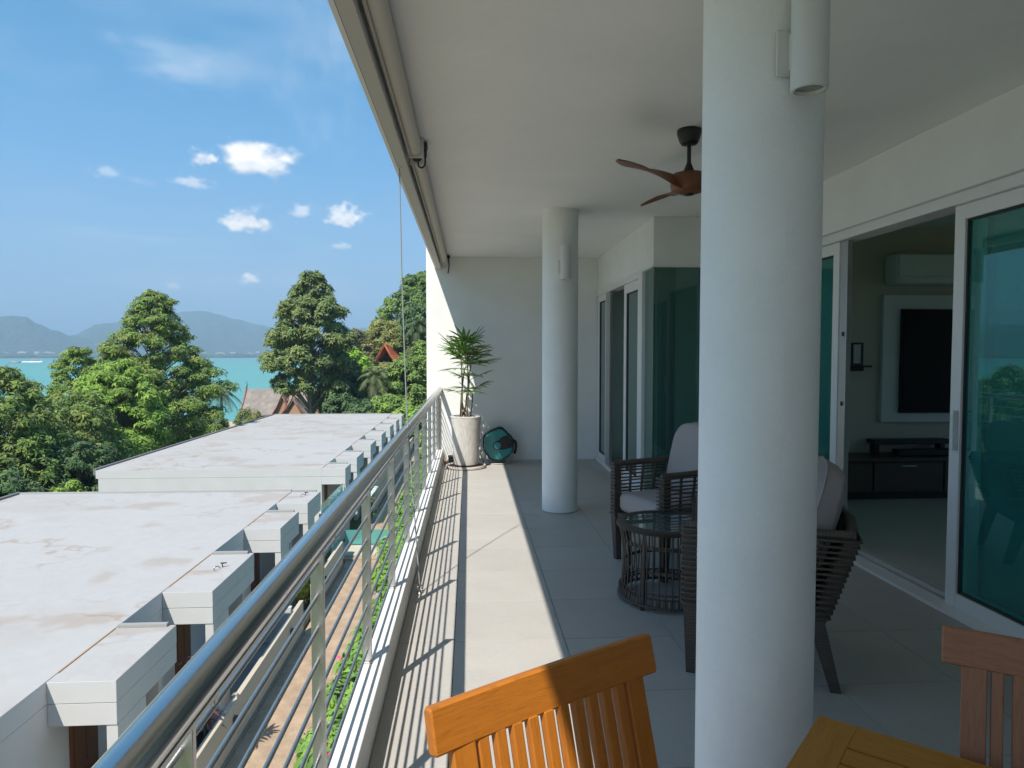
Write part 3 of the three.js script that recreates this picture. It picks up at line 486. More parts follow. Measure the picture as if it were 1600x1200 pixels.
  boat(-654, 1040, 15, [.05, .06, .09], 'dark hulled boat on the bay, left of the white boats'); boat(-668, 1090, 13, [.75, .75, .74], 'small white boat on the bay between dark boat and longer one'); boat(-640, 1065, 19, [.78, .77, .75], 'longer white boat on the bay nearest the trees');
}

// =====================================================================================
// THE VILLAS BELOW
// =====================================================================================
const ROOF = -3.44, PATH = -6.34, HX = -6.46, CX = -5.425;
struct('path', bx(-4.70, -3.06, PATH - .4, PATH, -6, 26.7), M.path);
struct('path', bx(-4.70, -3.06, PATH - .4, PATH - .001, 28.6, 62), M.path);
struct('courtyard', bx(HX, -4.86, PATH - .4, PATH + .04, -6, 26.0), std([.36, .35, .33], .85, { map: rep(T.sand, .6) }));
struct('kerb_stone', bx(-3.058, -2.94, PATH - .3, PATH + .12, -6, 62, .01), std([.44, .42, .38], .85, { map: rep(T.sand, 1) }));
struct('planting_bed', bx(-2.938, -.48, PATH - .3, PATH + .05, -6, 62), M.soil);
function villaRow(Z0, Z1, canopies, label, doorOff) {
  const v = thing('villa_row', label, 'building');
  part('wall', [bx(-15.9, HX - .002, -7.6, ROOF - .36, Z0 + .003, Z1 - .003)], M.villaWall, v);
  part('roof_slab', [bx(-16, HX, ROOF - .355, ROOF - .006, Z0, Z1, .004)], M.villaWall, v); part('roof', [bx(-15.998, HX - .004, ROOF - .0058, ROOF, Z0 + .004, Z1 - .002)], M.roofPaint, v);
  part('roof_edge', bx(-16.12, -16.0, ROOF - .2, ROOF + .07, Z0 + .02, Z1 + .12, .004), M.roofEdge, v); part('roof_edge', bx(-15.999, HX - .02, ROOF - .2, ROOF + .05, Z1 + .001, Z1 + .12, .004), std([.34, .34, .33], .7), v);
  canopies.forEach(([a, b], i) => {
    const c = part('entrance_canopy', [bx(HX + .001, CX, ROOF - .355, ROOF - .016, a, b, .006)], M.villaWall, v);
    part('canopy_roof', bx(HX + .002, CX - .005, ROOF - .0158, ROOF - .012, a + .005, b - .004), M.canopyTop, c);
    part('lower_fascia', bx(HX + .001, CX - .004, ROOF - .71, ROOF - .363, a + .004, b - .004, .006), M.villaWall, c);
    part('back_curb', bx(HX + .03, CX - .13, ROOF - .011, ROOF + .05, b - .10, b - .005, .004), M.membrane, c);
    part('sealant_joint', bx(HX - .012, HX + .012, ROOF - .02, ROOF + .003, a + .3, b - .12), M.sealant, c);
    part('fin_wall', [bx(CX - .17, CX - .003, -7, ROOF - .715, a + .02, a + .95)], M.villaWall, v);
    part('side_wall', [bx(HX + .0, CX - .19, -7, ROOF - .715, b - .35, b - .2)], M.villaWall, v);
    const d0 = a + doorOff, d = part('door', bx(HX - .02, HX + .03, PATH + .05, PATH + 2.15, d0, d0 + .8, .004), M.doorWood, v);
    for (const [y0, y1] of [[.15, .95], [1.1, 1.95]]) for (const s of [0, 1]) part('door_panel', bx(HX + .03, HX + .042, PATH + y0, PATH + y1, d0 + .08 + s * .35, d0 + .37 + s * .35, .004), M.doorWood, d);
    part('handle', [rod(new THREE.Vector3(HX + .06, PATH + 1.05, -(d0 + .1)), new THREE.Vector3(HX + .06, PATH + 1.05, -(d0 + .2)), .012, 10), rod(new THREE.Vector3(HX + .03, PATH + 1.05, -(d0 + .1)), new THREE.Vector3(HX + .06, PATH + 1.05, -(d0 + .1)), .01, 8)], M.pewter, d);
  });
  return settle(v);
}
villaRow(3, 25.45, [[5.9, 8.2], [10.77, 12.96], [14.77, 17.6], [20.05, 22.2], [23.4, 25.449]], 'white flat roofed villa row below the railing, nearer roof', .55);
villaRow(30.5, 57.9, [[30.501, 31.9], [33.6, 35.8], [38.3, 40.6], [43.1, 45.3], [47.7, 49.9], [51.7, 53.9], [55.8, 57.899]], 'white flat roofed villa row behind the first, farther roof', .55);
for (const [z, lab] of [[16.2, 'small pipe fitting on the canopy roof of nearer villas, in front'], [24.5, 'small pipe fitting on the last canopy of the nearer villas']]) {
  const p = thing('roof_pipe', lab, 'pipe'); const Y = ROOF - .012;
  part('pipe', [tube(curve([V(-5.9, Y, z), V(-5.9, Y + .07, z), V(-5.84, Y + .08, z + .06), V(-5.8, Y + .03, z + .1)], 12), .014, .014, 10)], M.pewter, p); part('valve', [tube(curve([V(-5.8, Y, z + .25), V(-5.8, Y + .09, z + .25), V(-5.72, Y + .09, z + .3)], 8), .014, .014, 8), rod(V(-5.84, Y + .1, z + .25), V(-5.76, Y + .1, z + .25), .02, 10)], M.bracket, p); settle(p);
}
// garden walls along the path with their lamps
{
  const gw = (Z0, Z1, lab) => { const w = thing('garden_wall', lab, 'wall'); part('wall', bx(-4.80, -4.70, PATH - .3, -5.42, Z0, Z1, .008), M.beige, w); part('cap', bx(-4.805, -4.695, -5.419, -5.40, Z0 - .005, Z1 + .005, .004), M.beige, w); part('plinth', bx(-4.699, -4.66, PATH - .01, PATH + .10, Z0 + .01, Z1 - .01, .004), std([.30, .27, .22], .9, { map: rep(T.sand, 1) }), w); return settle(w); };
  gw(2, 19.6, 'long beige garden wall between path and the near villas'); gw(20.9, 25.75, 'short beige garden wall at the far end of near villas'); gw(34.4, 58, 'beige garden wall along the far villas, teal glass on top');
  for (const [z, lab] of [[9.4, 'dark wall lamp on the beige garden wall, nearest the viewer'], [13.8, 'dark wall lamp on garden wall beside the red leaved plant'], [18.2, 'dark wall lamp near the far end of the long garden wall'], [22.5, 'dark wall lamp on the short beige garden wall']]) {
    const l = thing('garden_lamp', lab, 'lamp', 'lamps on the garden walls'); part('housing', bx(-4.699, -4.63, -5.94, -5.66, z - .07, z + .07, .012), M.bronze, l); part('diffuser', bx(-4.629, -4.622, -5.90, -5.80, z - .045, z + .045, .002), M.lamp, l); settle(l);
  }
  const cross = (z, x0, top, lab) => solo('court_wall', bx(x0, -4.87, PATH - .2, top, z, z + .16, .008), M.villaWall, lab, 'wall');
  cross(13.5, HX + .01, -5.1, 'white wall dividing the courts between first and second door'); cross(18.9, HX + .01, -5.35, 'white court wall ending at the gap in garden wall'); cross(22.7, HX + .01, -5.1, 'white court wall beside the last door of near villas');
  // white wall and teal glass between the two rows
  const e = thing('terrace_wall', 'white terrace wall with teal glass strip between the two villa rows', 'wall'); part('wall', bx(-5.62, -5.46, -7, -4.42, 26.0, 30.48, .006), M.villaWall, e);
  for (let i = 0; i < 3; i++) part('glass_panel', bx(-5.545, -5.535, -4.415, -4.09, 26.05 + i * 1.48, 26.05 + i * 1.48 + 1.44), M.tealGlass, e); settle(e);
  const sp = thing('glass_screen', 'low teal glass screen with steel posts across the path', 'glass screen'); for (let i = 0; i < 2; i++) part('glass_panel', bx(-5.0 + i * .98, -5.0 + i * .98 + .95, PATH + .20, PATH + .78, 28.05, 28.062), M.tealGlass, sp); for (let i = 0; i < 3; i++) part('post', bx(-5.03 + i * .98, -5.0 + i * .98 - .002, PATH + .15, PATH + .80, 28.03, 28.08, .003), M.satin, sp); settle(sp);
  const st = thing('garden_step', 'beige stone step under the teal glass screen', 'step'); part('tread', bx(-5.2, -3.06, PATH - .3, PATH + .15, 26.72, 28.58, .012), M.beige, st); part('riser', bx(-5.18, -3.08, PATH - .3, PATH + .08, 26.45, 26.715, .01), std([.40, .30, .20], .9), st); settle(st);
  const tg = thing('stair_screen', 'teal glass stair side against the white terrace wall', 'glass screen'); { const sh = new THREE.Shape(); sh.moveTo(0, 0); sh.lineTo(1.7, 0); sh.lineTo(1.7, .75); sh.lineTo(.1, 1.35); sh.closePath(); const g = new THREE.ExtrudeGeometry(sh, { depth: .012, bevelEnabled: false }); g.rotateY(Math.PI / 2); g.translate(-5.2, PATH - .05, -26.05); part('glass_panel', g, M.tealGlass, tg); for (const q of [0, .8, 1.62]) part('post', bx(-5.225, -5.202, PATH - .05, PATH + 1.3 - q * .35, 26.1 + q, 26.13 + q), M.satin, tg); } settle(tg);
  const gc = thing('glass_canopy', 'small striped teal glass canopy on posts beside the path', 'canopy'); for (let i = 0; i < 6; i++) { part('glass_panel', bx(-5.6, -4.5, -4.98 - i * .012, -4.968 - i * .012, 31.6 + i * .5, 31.6 + i * .5 + .44), M.tealGlass, gc); part('glazing_bar', bx(-5.6, -4.5, -5.0, -4.94, 31.545 + i * .5, 31.595 + i * .5, .004), M.frame, gc); }
  for (const [x, z] of [[-4.55, 31.7], [-4.55, 34.2], [-5.5, 31.7]]) part('post', bx(x - .03, x + .03, PATH, -5.001, z - .03, z + .03, .004), M.satin, gc); settle(gc);
  const gb = thing('glass_balustrade', 'teal glass balustrade running along the far garden wall', 'balustrade'); part('upstand', bx(-4.84, -4.72, -5.394, -4.75, 34.5, 50, .004), M.beige, gb); for (let i = 0; i < 10; i++) part('glass_panel', bx(-4.785, -4.773, -4.745, -4.2, 34.55 + i * 1.54, 34.55 + i * 1.54 + 1.5), M.tealGlass, gb); settle(gb);
  const ur = (X, Z, lab) => { const u = thing('white_bollard', lab, 'bollard'); part('body', lathe([[.0005, 1.28], [.08, 1.26], [.15, 1.18], [.18, 1.05], [.18, .06], [.2, .04], [.2, 0]], 32), M.white, u); part('base_ring', lathe([[.201, 0], [.24, 0], [.24, .05], [.201, .055]], 32), M.villaWall, u); u.position.copy(V(X, PATH + .045, Z)); };
  ur(-5.75, 11.3, 'white rounded post before the first brown door'); ur(-5.85, 20.9, 'white rounded post by the brown door at far end of row');
}

// =====================================================================================
// PLANTS
// =====================================================================================
function leafCluster(L, n, seed, wide = .36, droop = .25) {    // a sprig: n pointed, folded leaves round a twig end
  const r = rng(seed), pos = [], uv = [], idx = [], q = new THREE.Quaternion(), e = new THREE.Euler(), v = new THREE.Vector3();
  for (let i = 0; i < n; i++) {
    const l = L * (.75 + .5 * r()), w = l * wide; e.set((r() - .5) * 1.1, i / n * 6.283 + r() * .9, (r() - .5) * .8 - .1, 'YXZ'); q.setFromEuler(e); const b = pos.length / 3, off = L * .12;
    for (const [x, y, z] of [[off, 0, 0], [off + l * .42, l * .05, w * .5], [off + l * .42, -l * .02, 0], [off + l * .42, l * .05, -w * .5], [off + l, -l * droop * (.5 + r()), 0]]) { v.set(x, y, z).applyQuaternion(q); pos.push(v.x, v.y, v.z); uv.push(x, z); }
    idx.push(b, b + 1, b + 2, b, b + 2, b + 3, b + 1, b + 4, b + 2, b + 2, b + 4, b + 3);
  }
  const g = new THREE.BufferGeometry(); g.setAttribute('position', new THREE.Float32BufferAttribute(pos, 3)); g.setAttribute('uv', new THREE.Float32BufferAttribute(uv, 2)); g.setIndex(idx); g.computeVertexNormals(); return g.toNonIndexed();
}
const SPRIG = [leafCluster(.24, 7, 1), leafCluster(.34, 7, 2, .42), leafCluster(.5, 7, 3, .42), leafCluster(.16, 7, 4, .4), leafCluster(.75, 8, 5, .45)];
const LEAF = phy([1, 1, 1], .85, { transmission: .33, thickness: 0, side: THREE.DoubleSide });
function foliage(name, parent, list, sprig, tones, seed, origin) {   // list: [x, y, z, scale, outward dir]
  const r = rng(seed), m = new THREE.InstancedMesh(sprig, LEAF, list.length), mt = new THREE.Matrix4(), q = new THREE.Quaternion(), q2 = new THREE.Quaternion(), up = new THREE.Vector3(0, 1, 0), c = new THREE.Color();
  list.forEach(([x, y, z, s, d], i) => { q.setFromUnitVectors(up, d); q2.setFromAxisAngle(up, r() * 6.283); q.multiply(q2); mt.compose(new THREE.Vector3(x, y, z), q, new THREE.Vector3(s, s, s)); m.setMatrixAt(i, mt);
    const a = tones[Math.floor(r() * tones.length)], k = 1.5 + .75 * r(); c.setRGB(a[0] * k, a[1] * k, a[2] * k); m.setColorAt(i, c); });
  m.name = numbered(name); m.userData.kind = 'stuff'; parent.add(m); return m;
}
// A tree: trunk with limbs, each limb ending in a flattish pad of sprigs. prof(t) is the crown's relative radius from bottom (0) to top (1).
function tree(o) {
  const { name = 'tree', label, cat = 'tree', group, X, Z, top, r, crown, prof, pads, per, sprig = 1, tones, seed, flat = .5, padR = .33, leanX = 0, bark = M.bark, trunkR = .22, bare = 0 } = o;
  const R = rng(seed), t = thing(name, label, cat, group), y0 = groundY(X, Z) - .15, H = top - y0; t.position.copy(V(X, y0, Z));
  const axis = []; for (let i = 0; i <= 10; i++) { const u = i / 10; axis.push(new THREE.Vector3(leanX * u * u + (R() - .5) * .22 * u * Math.min(2, r * .5), u * H * .93, (R() - .5) * .22 * u * Math.min(2, r * .5))); }
  const axisAt = (y) => { const f = clamp(y / (H * .93), 0, .999) * 10, i = Math.floor(f); return axis[i].clone().lerp(axis[i + 1], f - i); };
  const wood = [tube(axis, trunkR, trunkR * .12, 10)], list = [], cb = crown * H;
  const d = new THREE.Vector3();
  for (let i = 0; i < pads; i++) {
    const u = (i + R() * .9) / pads, y = cb + (H - cb) * (u * .97), a = i * 2.39996 + R() * .7, len = r * prof(u) * (.55 + .45 * Math.sqrt(R())) * .86, at = axisAt(y);
    const c = new THREE.Vector3(at.x + Math.cos(a) * len, y - (R() * .08) * r, at.z + Math.sin(a) * len), pr = r * padR * (.6 + .7 * R()) * (.3 + .7 * prof(u));
    const from = axisAt(Math.max(.12 * H, y - len * (.5 + .4 * R()) - .05 * H)), mid = from.clone().lerp(c, .5).add(new THREE.Vector3(0, .12 * len, 0));
    wood.push(tube(curve([from, mid, c], 6), Math.max(.02, trunkR * .34 * (1 - u * .7)), .012, 5, false));
    const n = Math.round(per * (.6 + .8 * R()) * (pr / (r * padR)) ** 1.5);
    for (let k = 0; k < n; k++) {
      const th = R() * 6.283, cz = 2 * R() - 1, sr = Math.sqrt(1 - cz * cz), rad = .35 + .65 * Math.cbrt(R()) * (.82 + .36 * R());
      d.set(Math.cos(th) * sr, cz, Math.sin(th) * sr); const lump = .72 + .5 * vnoise(th * 1.6 + i * 7, cz * 3 + i, 0);
      const x = c.x + d.x * pr * rad * lump, yy = c.y + d.y * pr * flat * rad * lump + .06 * pr * (R() - .5), z = c.z + d.z * pr * rad * lump;
      const out = new THREE.Vector3(d.x * .7 + (R() - .5) * .7, .75 + (R() - .5) * .6, d.z * .7 + (R() - .5) * .7).normalize();
      list.push([x, yy, z, .5 + .9 * R(), out]);
    }
  }
  part('trunk', wood, bark, t); foliage('crown', t, list, SPRIG[sprig], tones, seed + 5); return t;
}
const cone = (u) => (u < .12 ? .75 + 2 * u : 1.0 - .78 * ((u - .12) / .88) ** .9), egg = (u) => Math.sqrt(Math.max(.02, 1 - ((u - .42) / .62) ** 2)), dome = (u) => Math.sqrt(Math.max(.03, 1 - (u * .97) ** 2)), tiers = (u) => cone(u) * (.72 + .38 * Math.abs(Math.sin(u * 14)));
const GREEN = [[.08, .14, .02], [.10, .165, .022], [.065, .12, .02], [.13, .178, .026]], BRIGHT = [[.14, .225, .026], [.165, .245, .03], [.11, .19, .024]], OLIVE = [[.09, .13, .022], [.11, .14, .026], [.07, .11, .02], [.13, .14, .03]], DARK = [[.045, .09, .024], [.06, .11, .026], [.035, .075, .022]], LIME = [[.17, .29, .02], [.20, .31, .03]], YELLOW = [[.16, .17, .04], [.13, .155, .035], [.19, .175, .06]];
tree({ name: 'tall_tree', label: 'tallest tree on the left, tiered crown standing against hills and sky', X: -21.3, Z: 48, top: 6.1, r: 4.9, crown: .34, prof: (u) => (u < .2 ? .85 + .75 * u : 1.0 - .86 * ((u - .2) / .8) ** .95) * (.72 + .4 * Math.abs(Math.sin(u * 17 + 1))), pads: 135, per: 95, sprig: 0, tones: [...GREEN, [.13, .15, .035]], seed: 11, flat: .38, padR: .23, trunkR: .28, bark: M.barkPale });
tree({ name: 'bright_tree', label: 'bright yellow green tree in front of the tallest one', X: -21.4, Z: 43.5, top: 1.25, r: 3.1, crown: .38, prof: dome, pads: 74, per: 95, sprig: 0, tones: BRIGHT, seed: 12, flat: .45, padR: .26, trunkR: .2 });
tree({ name: 'low_tree', label: 'green tree with flat topped boughs left of the tallest one', X: -25.3, Z: 46.5, top: 2.2, r: 3.3, crown: .4, prof: tiers, pads: 60, per: 85, sprig: 0, tones: GREEN, seed: 13, flat: .34, padR: .25, trunkR: .18 });
tree({ name: 'olive_tree', label: 'broad dull green tree at the left edge of the picture', X: -22.0, Z: 33.5, top: 1.0, r: 3.7, crown: .28, prof: dome, pads: 100, per: 75, sprig: 0, tones: OLIVE.concat(GREEN), seed: 14, flat: .6, padR: .25, trunkR: .2 });
tree({ name: 'olive_tree', label: 'second dull green tree between the left edge tree and bright one', X: -21.2, Z: 38.5, top: -.4, r: 2.9, crown: .2, prof: dome, pads: 85, per: 70, sprig: 0, tones: [...OLIVE, ...GREEN], seed: 15, flat: .6, padR: .25, trunkR: .18 });
tree({ name: 'olive_tree', label: 'dark green undergrowth tree low beside the near roof edge', X: -18.6, Z: 34, top: -2.6, r: 2.2, crown: .12, prof: dome, pads: 30, per: 90, sprig: 0, tones: DARK, seed: 16, flat: .7, trunkR: .12 });
const shrub = (label, X, Z, top, r, tones, seed, sprig = 0, pads = 20, per = 70, name = 'shrub') => tree({ name, label, cat: name.replace('_', ' '), X, Z, top, r, crown: .08, prof: dome, pads, per, sprig, tones, seed, flat: .75, padR: .42, trunkR: .07 });
shrub('big bright green bush below the tallest tree', -20.5, 41.5, -2.7, 2.1, BRIGHT, 21, 0, 34, 95);
shrub('pale green bush right of the tallest tree trunk', -21.0, 52, -1.1, 1.7, BRIGHT, 22, 0, 26, 80);
shrub('green bush behind the far roof edge by the palm', -20.9, 58, -3.05, 1.7, GREEN, 23, 0, 24, 75);
shrub('small bright bush touching the corner of the far villa', -17.4, 31, -3.85, .95, BRIGHT, 24, 3, 22, 80);
shrub('dark bush under the left edge trees', -19.2, 29.5, -3.3, 1.7, DARK, 25, 0, 24, 80);
shrub('dark bush in front of the small thatched roofs', -23.6, 75, -4.2, 1.9, OLIVE, 26, 0, 22, 60);
tree({ name: 'tall_tree', label: 'tall tree left of the hillside with pale trunk above the roof', X: -15.3, Z: 68, top: 9.95, r: 5.0, crown: .30, prof: (u) => (u < .4 ? .6 + 1.0 * u : 1.0 - .84 * ((u - .4) / .6) ** 1.1) * (.7 + .4 * Math.abs(Math.sin(u * 15 + .6))), pads: 150, per: 75, sprig: 1, tones: [[.085, .13, .03], [.11, .15, .035], [.065, .105, .028], [.14, .16, .04]], seed: 31, flat: .6, padR: .19, trunkR: .34, bark: M.barkPale });
tree({ name: 'round_tree', label: 'dark round tree behind the pale trunk, low', X: -11.9, Z: 66, top: -2.1, r: 2.6, crown: .1, prof: dome, pads: 30, per: 60, sprig: 1, tones: DARK, seed: 32, flat: .7, trunkR: .14 });
tree({ name: 'round_tree', label: 'dark shaded tree just right of the pale trunk', X: -13.2, Z: 72, top: 1.2, r: 2.6, crown: .1, prof: egg, pads: 34, per: 60, sprig: 1, tones: DARK, seed: 33, flat: .7, trunkR: .16 });
tree({ name: 'brown_tree', label: 'thin brownish tree between tall tree and hillside', X: -13.3, Z: 84, top: 4.7, r: 2.1, crown: .25, prof: egg, pads: 26, per: 46, sprig: 1, tones: [[.14, .115, .05], [.11, .11, .04], [.09, .10, .035]], seed: 34, flat: .6, trunkR: .14 });
tree({ name: 'lime_tree', label: 'vivid light green tree in front of the hillside', X: -12.5, Z: 76, top: 2.3, r: 1.65, crown: .45, prof: egg, pads: 24, per: 60, sprig: 1, tones: LIME, seed: 35, flat: .7, trunkR: .12 });
const hillTrees = [['hillside tree with highest crown, touching the end wall', -5.5, 86, 11.7, 3.3, DARK.concat(GREEN), 40, 56], ['second highest hillside tree, against the sky', -9.7, 94, 9.3, 2.8, GREEN, 41, 40], ['yellowish hillside tree under the skyline', -10.9, 91, 6.1, 2.7, YELLOW, 42, 34], ['dull hillside tree at the left foot of the slope', -13.6, 96, 4.7, 2.7, OLIVE, 43, 34], ['olive hillside tree above the red gable', -9.2, 92, 5.6, 2.7, OLIVE, 44, 34], ['feathery olive tree right below the red gable', -8.3, 75, .6, 2.5, YELLOW.concat(OLIVE), 45, 36], ['dark hillside tree hanging over the second red roof', -4.8, 82, 7.8, 3.2, DARK, 46, 40], ['leafy green tree close behind the railing end', -5.6, 68, 1.9, 2.5, GREEN, 47, 40], ['low green tree left of the railing end', -7.3, 64, -2.2, 2.1, GREEN.concat(BRIGHT), 48, 34], ['bright low tree by the end of the far roof', -5.3, 60, -3.0, 1.7, BRIGHT, 49, 30], ['green tree in the middle of the slope', -12.3, 80, 1.0, 1.9, GREEN, 50, 30], ['low dark tree at the far villa roof corner', -9.6, 63, -2.6, 1.7, DARK, 51, 24], ['tree on the slope hidden mostly by the end wall', -2.6, 70, 4.2, 3, GREEN, 52, 30]];
for (const [label, X, Z, top, r, tones, seed, pads] of hillTrees) tree({ name: 'hillside_tree', label, X, Z, top, r, crown: .12, prof: egg, pads, per: 64, sprig: r > 3 ? 2 : 1, tones, seed, flat: .7, padR: .36, trunkR: .16 });
// palms
function palm(label, X, Z, yc, R0, seed, tones, dead, name = 'palm_tree') {
  const r = rng(seed), t = thing(name, label, 'palm tree'), y0 = groundY(X, Z) - .1; t.position.copy(V(X, y0, Z)); const H = yc - y0;
  part('trunk', tube(curve([new THREE.Vector3(.3, 0, 0), new THREE.Vector3(.12, H * .4, .1), new THREE.Vector3(0, H * .8, 0), new THREE.Vector3(0, H, 0)], 14), .16, .11, 10), M.barkPale, t);
  const mats = tones.map((c) => leafMat(...c)), deadM = leafMat(.38, .29, .14);
  for (let i = 0; i < 20 + dead; i++) {
    const isDead = i >= 20, a = i * 2.4 + r() * .4, lift = isDead ? -.9 - r() * .4 : lerp(1.2, -.55, (i % 20) / 20), L = R0 * (isDead ? .8 : .9 + .3 * r()), pos = [], idx = [];
    const pt = (s) => { const h = Math.cos(lift) * L * s, v = Math.sin(lift) * L * s - .62 * L * s * s * (isDead ? .3 : 1); return new THREE.Vector3(Math.cos(a) * h * (1 - .18 * s), v, Math.sin(a) * h * (1 - .18 * s)); };
    const side = new THREE.Vector3(-Math.sin(a), 0, Math.cos(a)), N = 20;
    for (let k = 1; k < N; k++) for (const sg of [-1, 1]) { const s = k / N, p = pt(s), f = pt(Math.min(1, s + .04)).sub(p).normalize(), l = L * .34 * Math.sin(Math.PI * (.12 + .82 * s)) * (.8 + .4 * r()), tip = p.clone().addScaledVector(side, sg * l * .75).addScaledVector(f, l * .55); tip.y -= l * (.28 + .3 * r()); const b = pos.length / 3, w = f.clone().multiplyScalar(L * .022); for (const q of [p.clone().sub(w), p.clone().add(w), tip]) pos.push(q.x, q.y, q.z); idx.push(b, b + 1, b + 2); }
    const g = new THREE.BufferGeometry(); g.setAttribute('position', new THREE.Float32BufferAttribute(pos, 3)); g.setIndex(idx); g.computeVertexNormals(); const lg = uvMetres(g);
    part('frond', [lg, tube([pt(0), pt(.3), pt(.6), pt(1)], .03, .006, 5, false)], isDead ? deadM : mats[i % mats.length], t, new THREE.Vector3(0, H, 0));
  }
  return t;
}
palm('dark coconut palm standing before the sea left of the thatched roofs', -26.6, 76, -2.5, 2.3, 61, [[.035, .08, .035], [.05, .10, .04]], 0);
palm('palm with hanging dry fronds above the far roof', -8.9, 66, -.4, 2.1, 62, [[.12, .16, .04], [.10, .15, .035]], 7);
palm('green palm leaning out of the slope by the end wall', -5.2, 72, 4.6, 2.2, 63, [[.07, .12, .03]], 1);
// thatched and red roofed houses
function thaiHouse(o) {
  const { label, X, Z, ridgeY, eaveY, w, dep, turn = 0, gables = [], red = M.thaiRed, roofM = M.thaiRoof } = o, h = thing('thai_house', label, 'house'), g0 = groundY(X, Z) - .3; h.position.copy(V(X, g0, Z)); h.rotation.y = turn;
  const prism = (W, y0, y1, D, x = 0, z = 0, along = 'x') => { const over = .15, P = new THREE.Shape([[-D / 2, y0], [-D / 2 * .5, lerp(y0, y1, .42)], [0, y1], [D / 2 * .5, lerp(y0, y1, .42)], [D / 2, y0], [D / 2, y0 - over], [D / 2 * .49, lerp(y0, y1, .42) - over * 1.3], [0, y1 - over * 1.4], [-D / 2 * .49, lerp(y0, y1, .42) - over * 1.3], [-D / 2, y0 - over]].map(([a, b]) => new THREE.Vector2(a, b))); const g = new THREE.ExtrudeGeometry(P, { depth: W, bevelEnabled: false }); g.translate(0, 0, -W / 2); if (along === 'x') g.rotateY(Math.PI / 2); g.translate(x, 0, z); return uvMetres(g); };
  const r0 = ridgeY - g0, e0 = eaveY - g0;
  part('roof', prism(w, e0, r0, dep), roofM, h); part('wall', lbx(w * .86, e0, dep * .8, 0, e0 / 2, 0), M.thaiWall, h);
  const barge = (D, y0, y1, x, z, along) => { const pts = [[-D / 2 - .1, y0 - .1], [-D / 4, lerp(y0, y1, .42) + .02], [0, y1 + .12], [D / 4, lerp(y0, y1, .42) + .02], [D / 2 + .1, y0 - .1]].map(([a, b]) => along === 'x' ? new THREE.Vector3(x, b, z + a) : new THREE.Vector3(x + a, b, z)); const b = part('barge_board', [tube(pts, .09, .09, 4)], red, h); part('finial', tube([new THREE.Vector3(x, y1 + .1, z), new THREE.Vector3(x + (along === 'x' ? .1 : 0), y1 + .55, z), new THREE.Vector3(x, y1 + .95, z)], .08, .02, 6), M.bronze, b); };
  for (const s of [-1, 1]) barge(dep, e0, r0, s * w / 2, 0, 'x');
  for (const [x, gw, gy, gd] of gables) { const yr = gy - g0, ye = e0 - .1; part('gable_roof', prism(gd, ye, yr, gw, x, dep / 2 + gd * .2, 'z'), roofM, h); barge(gw, ye, yr, x, dep / 2 + gd * .7, 'z'); part('gable_wall', uvMetres(new THREE.ExtrudeGeometry(new THREE.Shape([[-gw * .4, ye], [0, yr - .3], [gw * .4, ye]].map(([a, b]) => new THREE.Vector2(a, b))), { depth: .1, bevelEnabled: false }).translate(x, 0, dep / 2 + gd * .55)), M.thaiWall, h); part('wall', lbx(gw * .75, ye, gd, x, ye / 2, dep / 2 + gd * .05), M.thaiWall, h); }
  return h;
}
thaiHouse({ label: 'low house with long grey tiled roof at the shore, leftmost', X: -24.6, Z: 87, ridgeY: -2.75, eaveY: -5.7, w: 5.6, dep: 5.6, gables: [[2.7, 2.6, -3.3, 2.6]] });
thaiHouse({ label: 'grey tiled house with red gable boards under the tall tree', X: -18.6, Z: 84, ridgeY: -2.7, eaveY: -5.3, w: 5.6, dep: 5.0, turn: -.12, gables: [[-.9, 2.9, -3.5, 2.6], [1.9, 2.0, -3.6, 2.0]] });
thaiHouse({ label: 'house with steep red edged gable up on the hillside', X: -9.95, Z: 88.5, ridgeY: 2.75, eaveY: .5, w: 4.2, dep: 3.0, turn: Math.PI / 2 - .25, red: std([.62, .17, .06], .65), roofM: std([.42, .13, .07], .75) });
thaiHouse({ label: 'red roofed house half hidden behind the end wall', X: -4.5, Z: 90, ridgeY: 8.2, eaveY: 6.3, w: 3.4, dep: 4, red: std([.62, .17, .06], .65), roofM: std([.55, .17, .10], .75) });
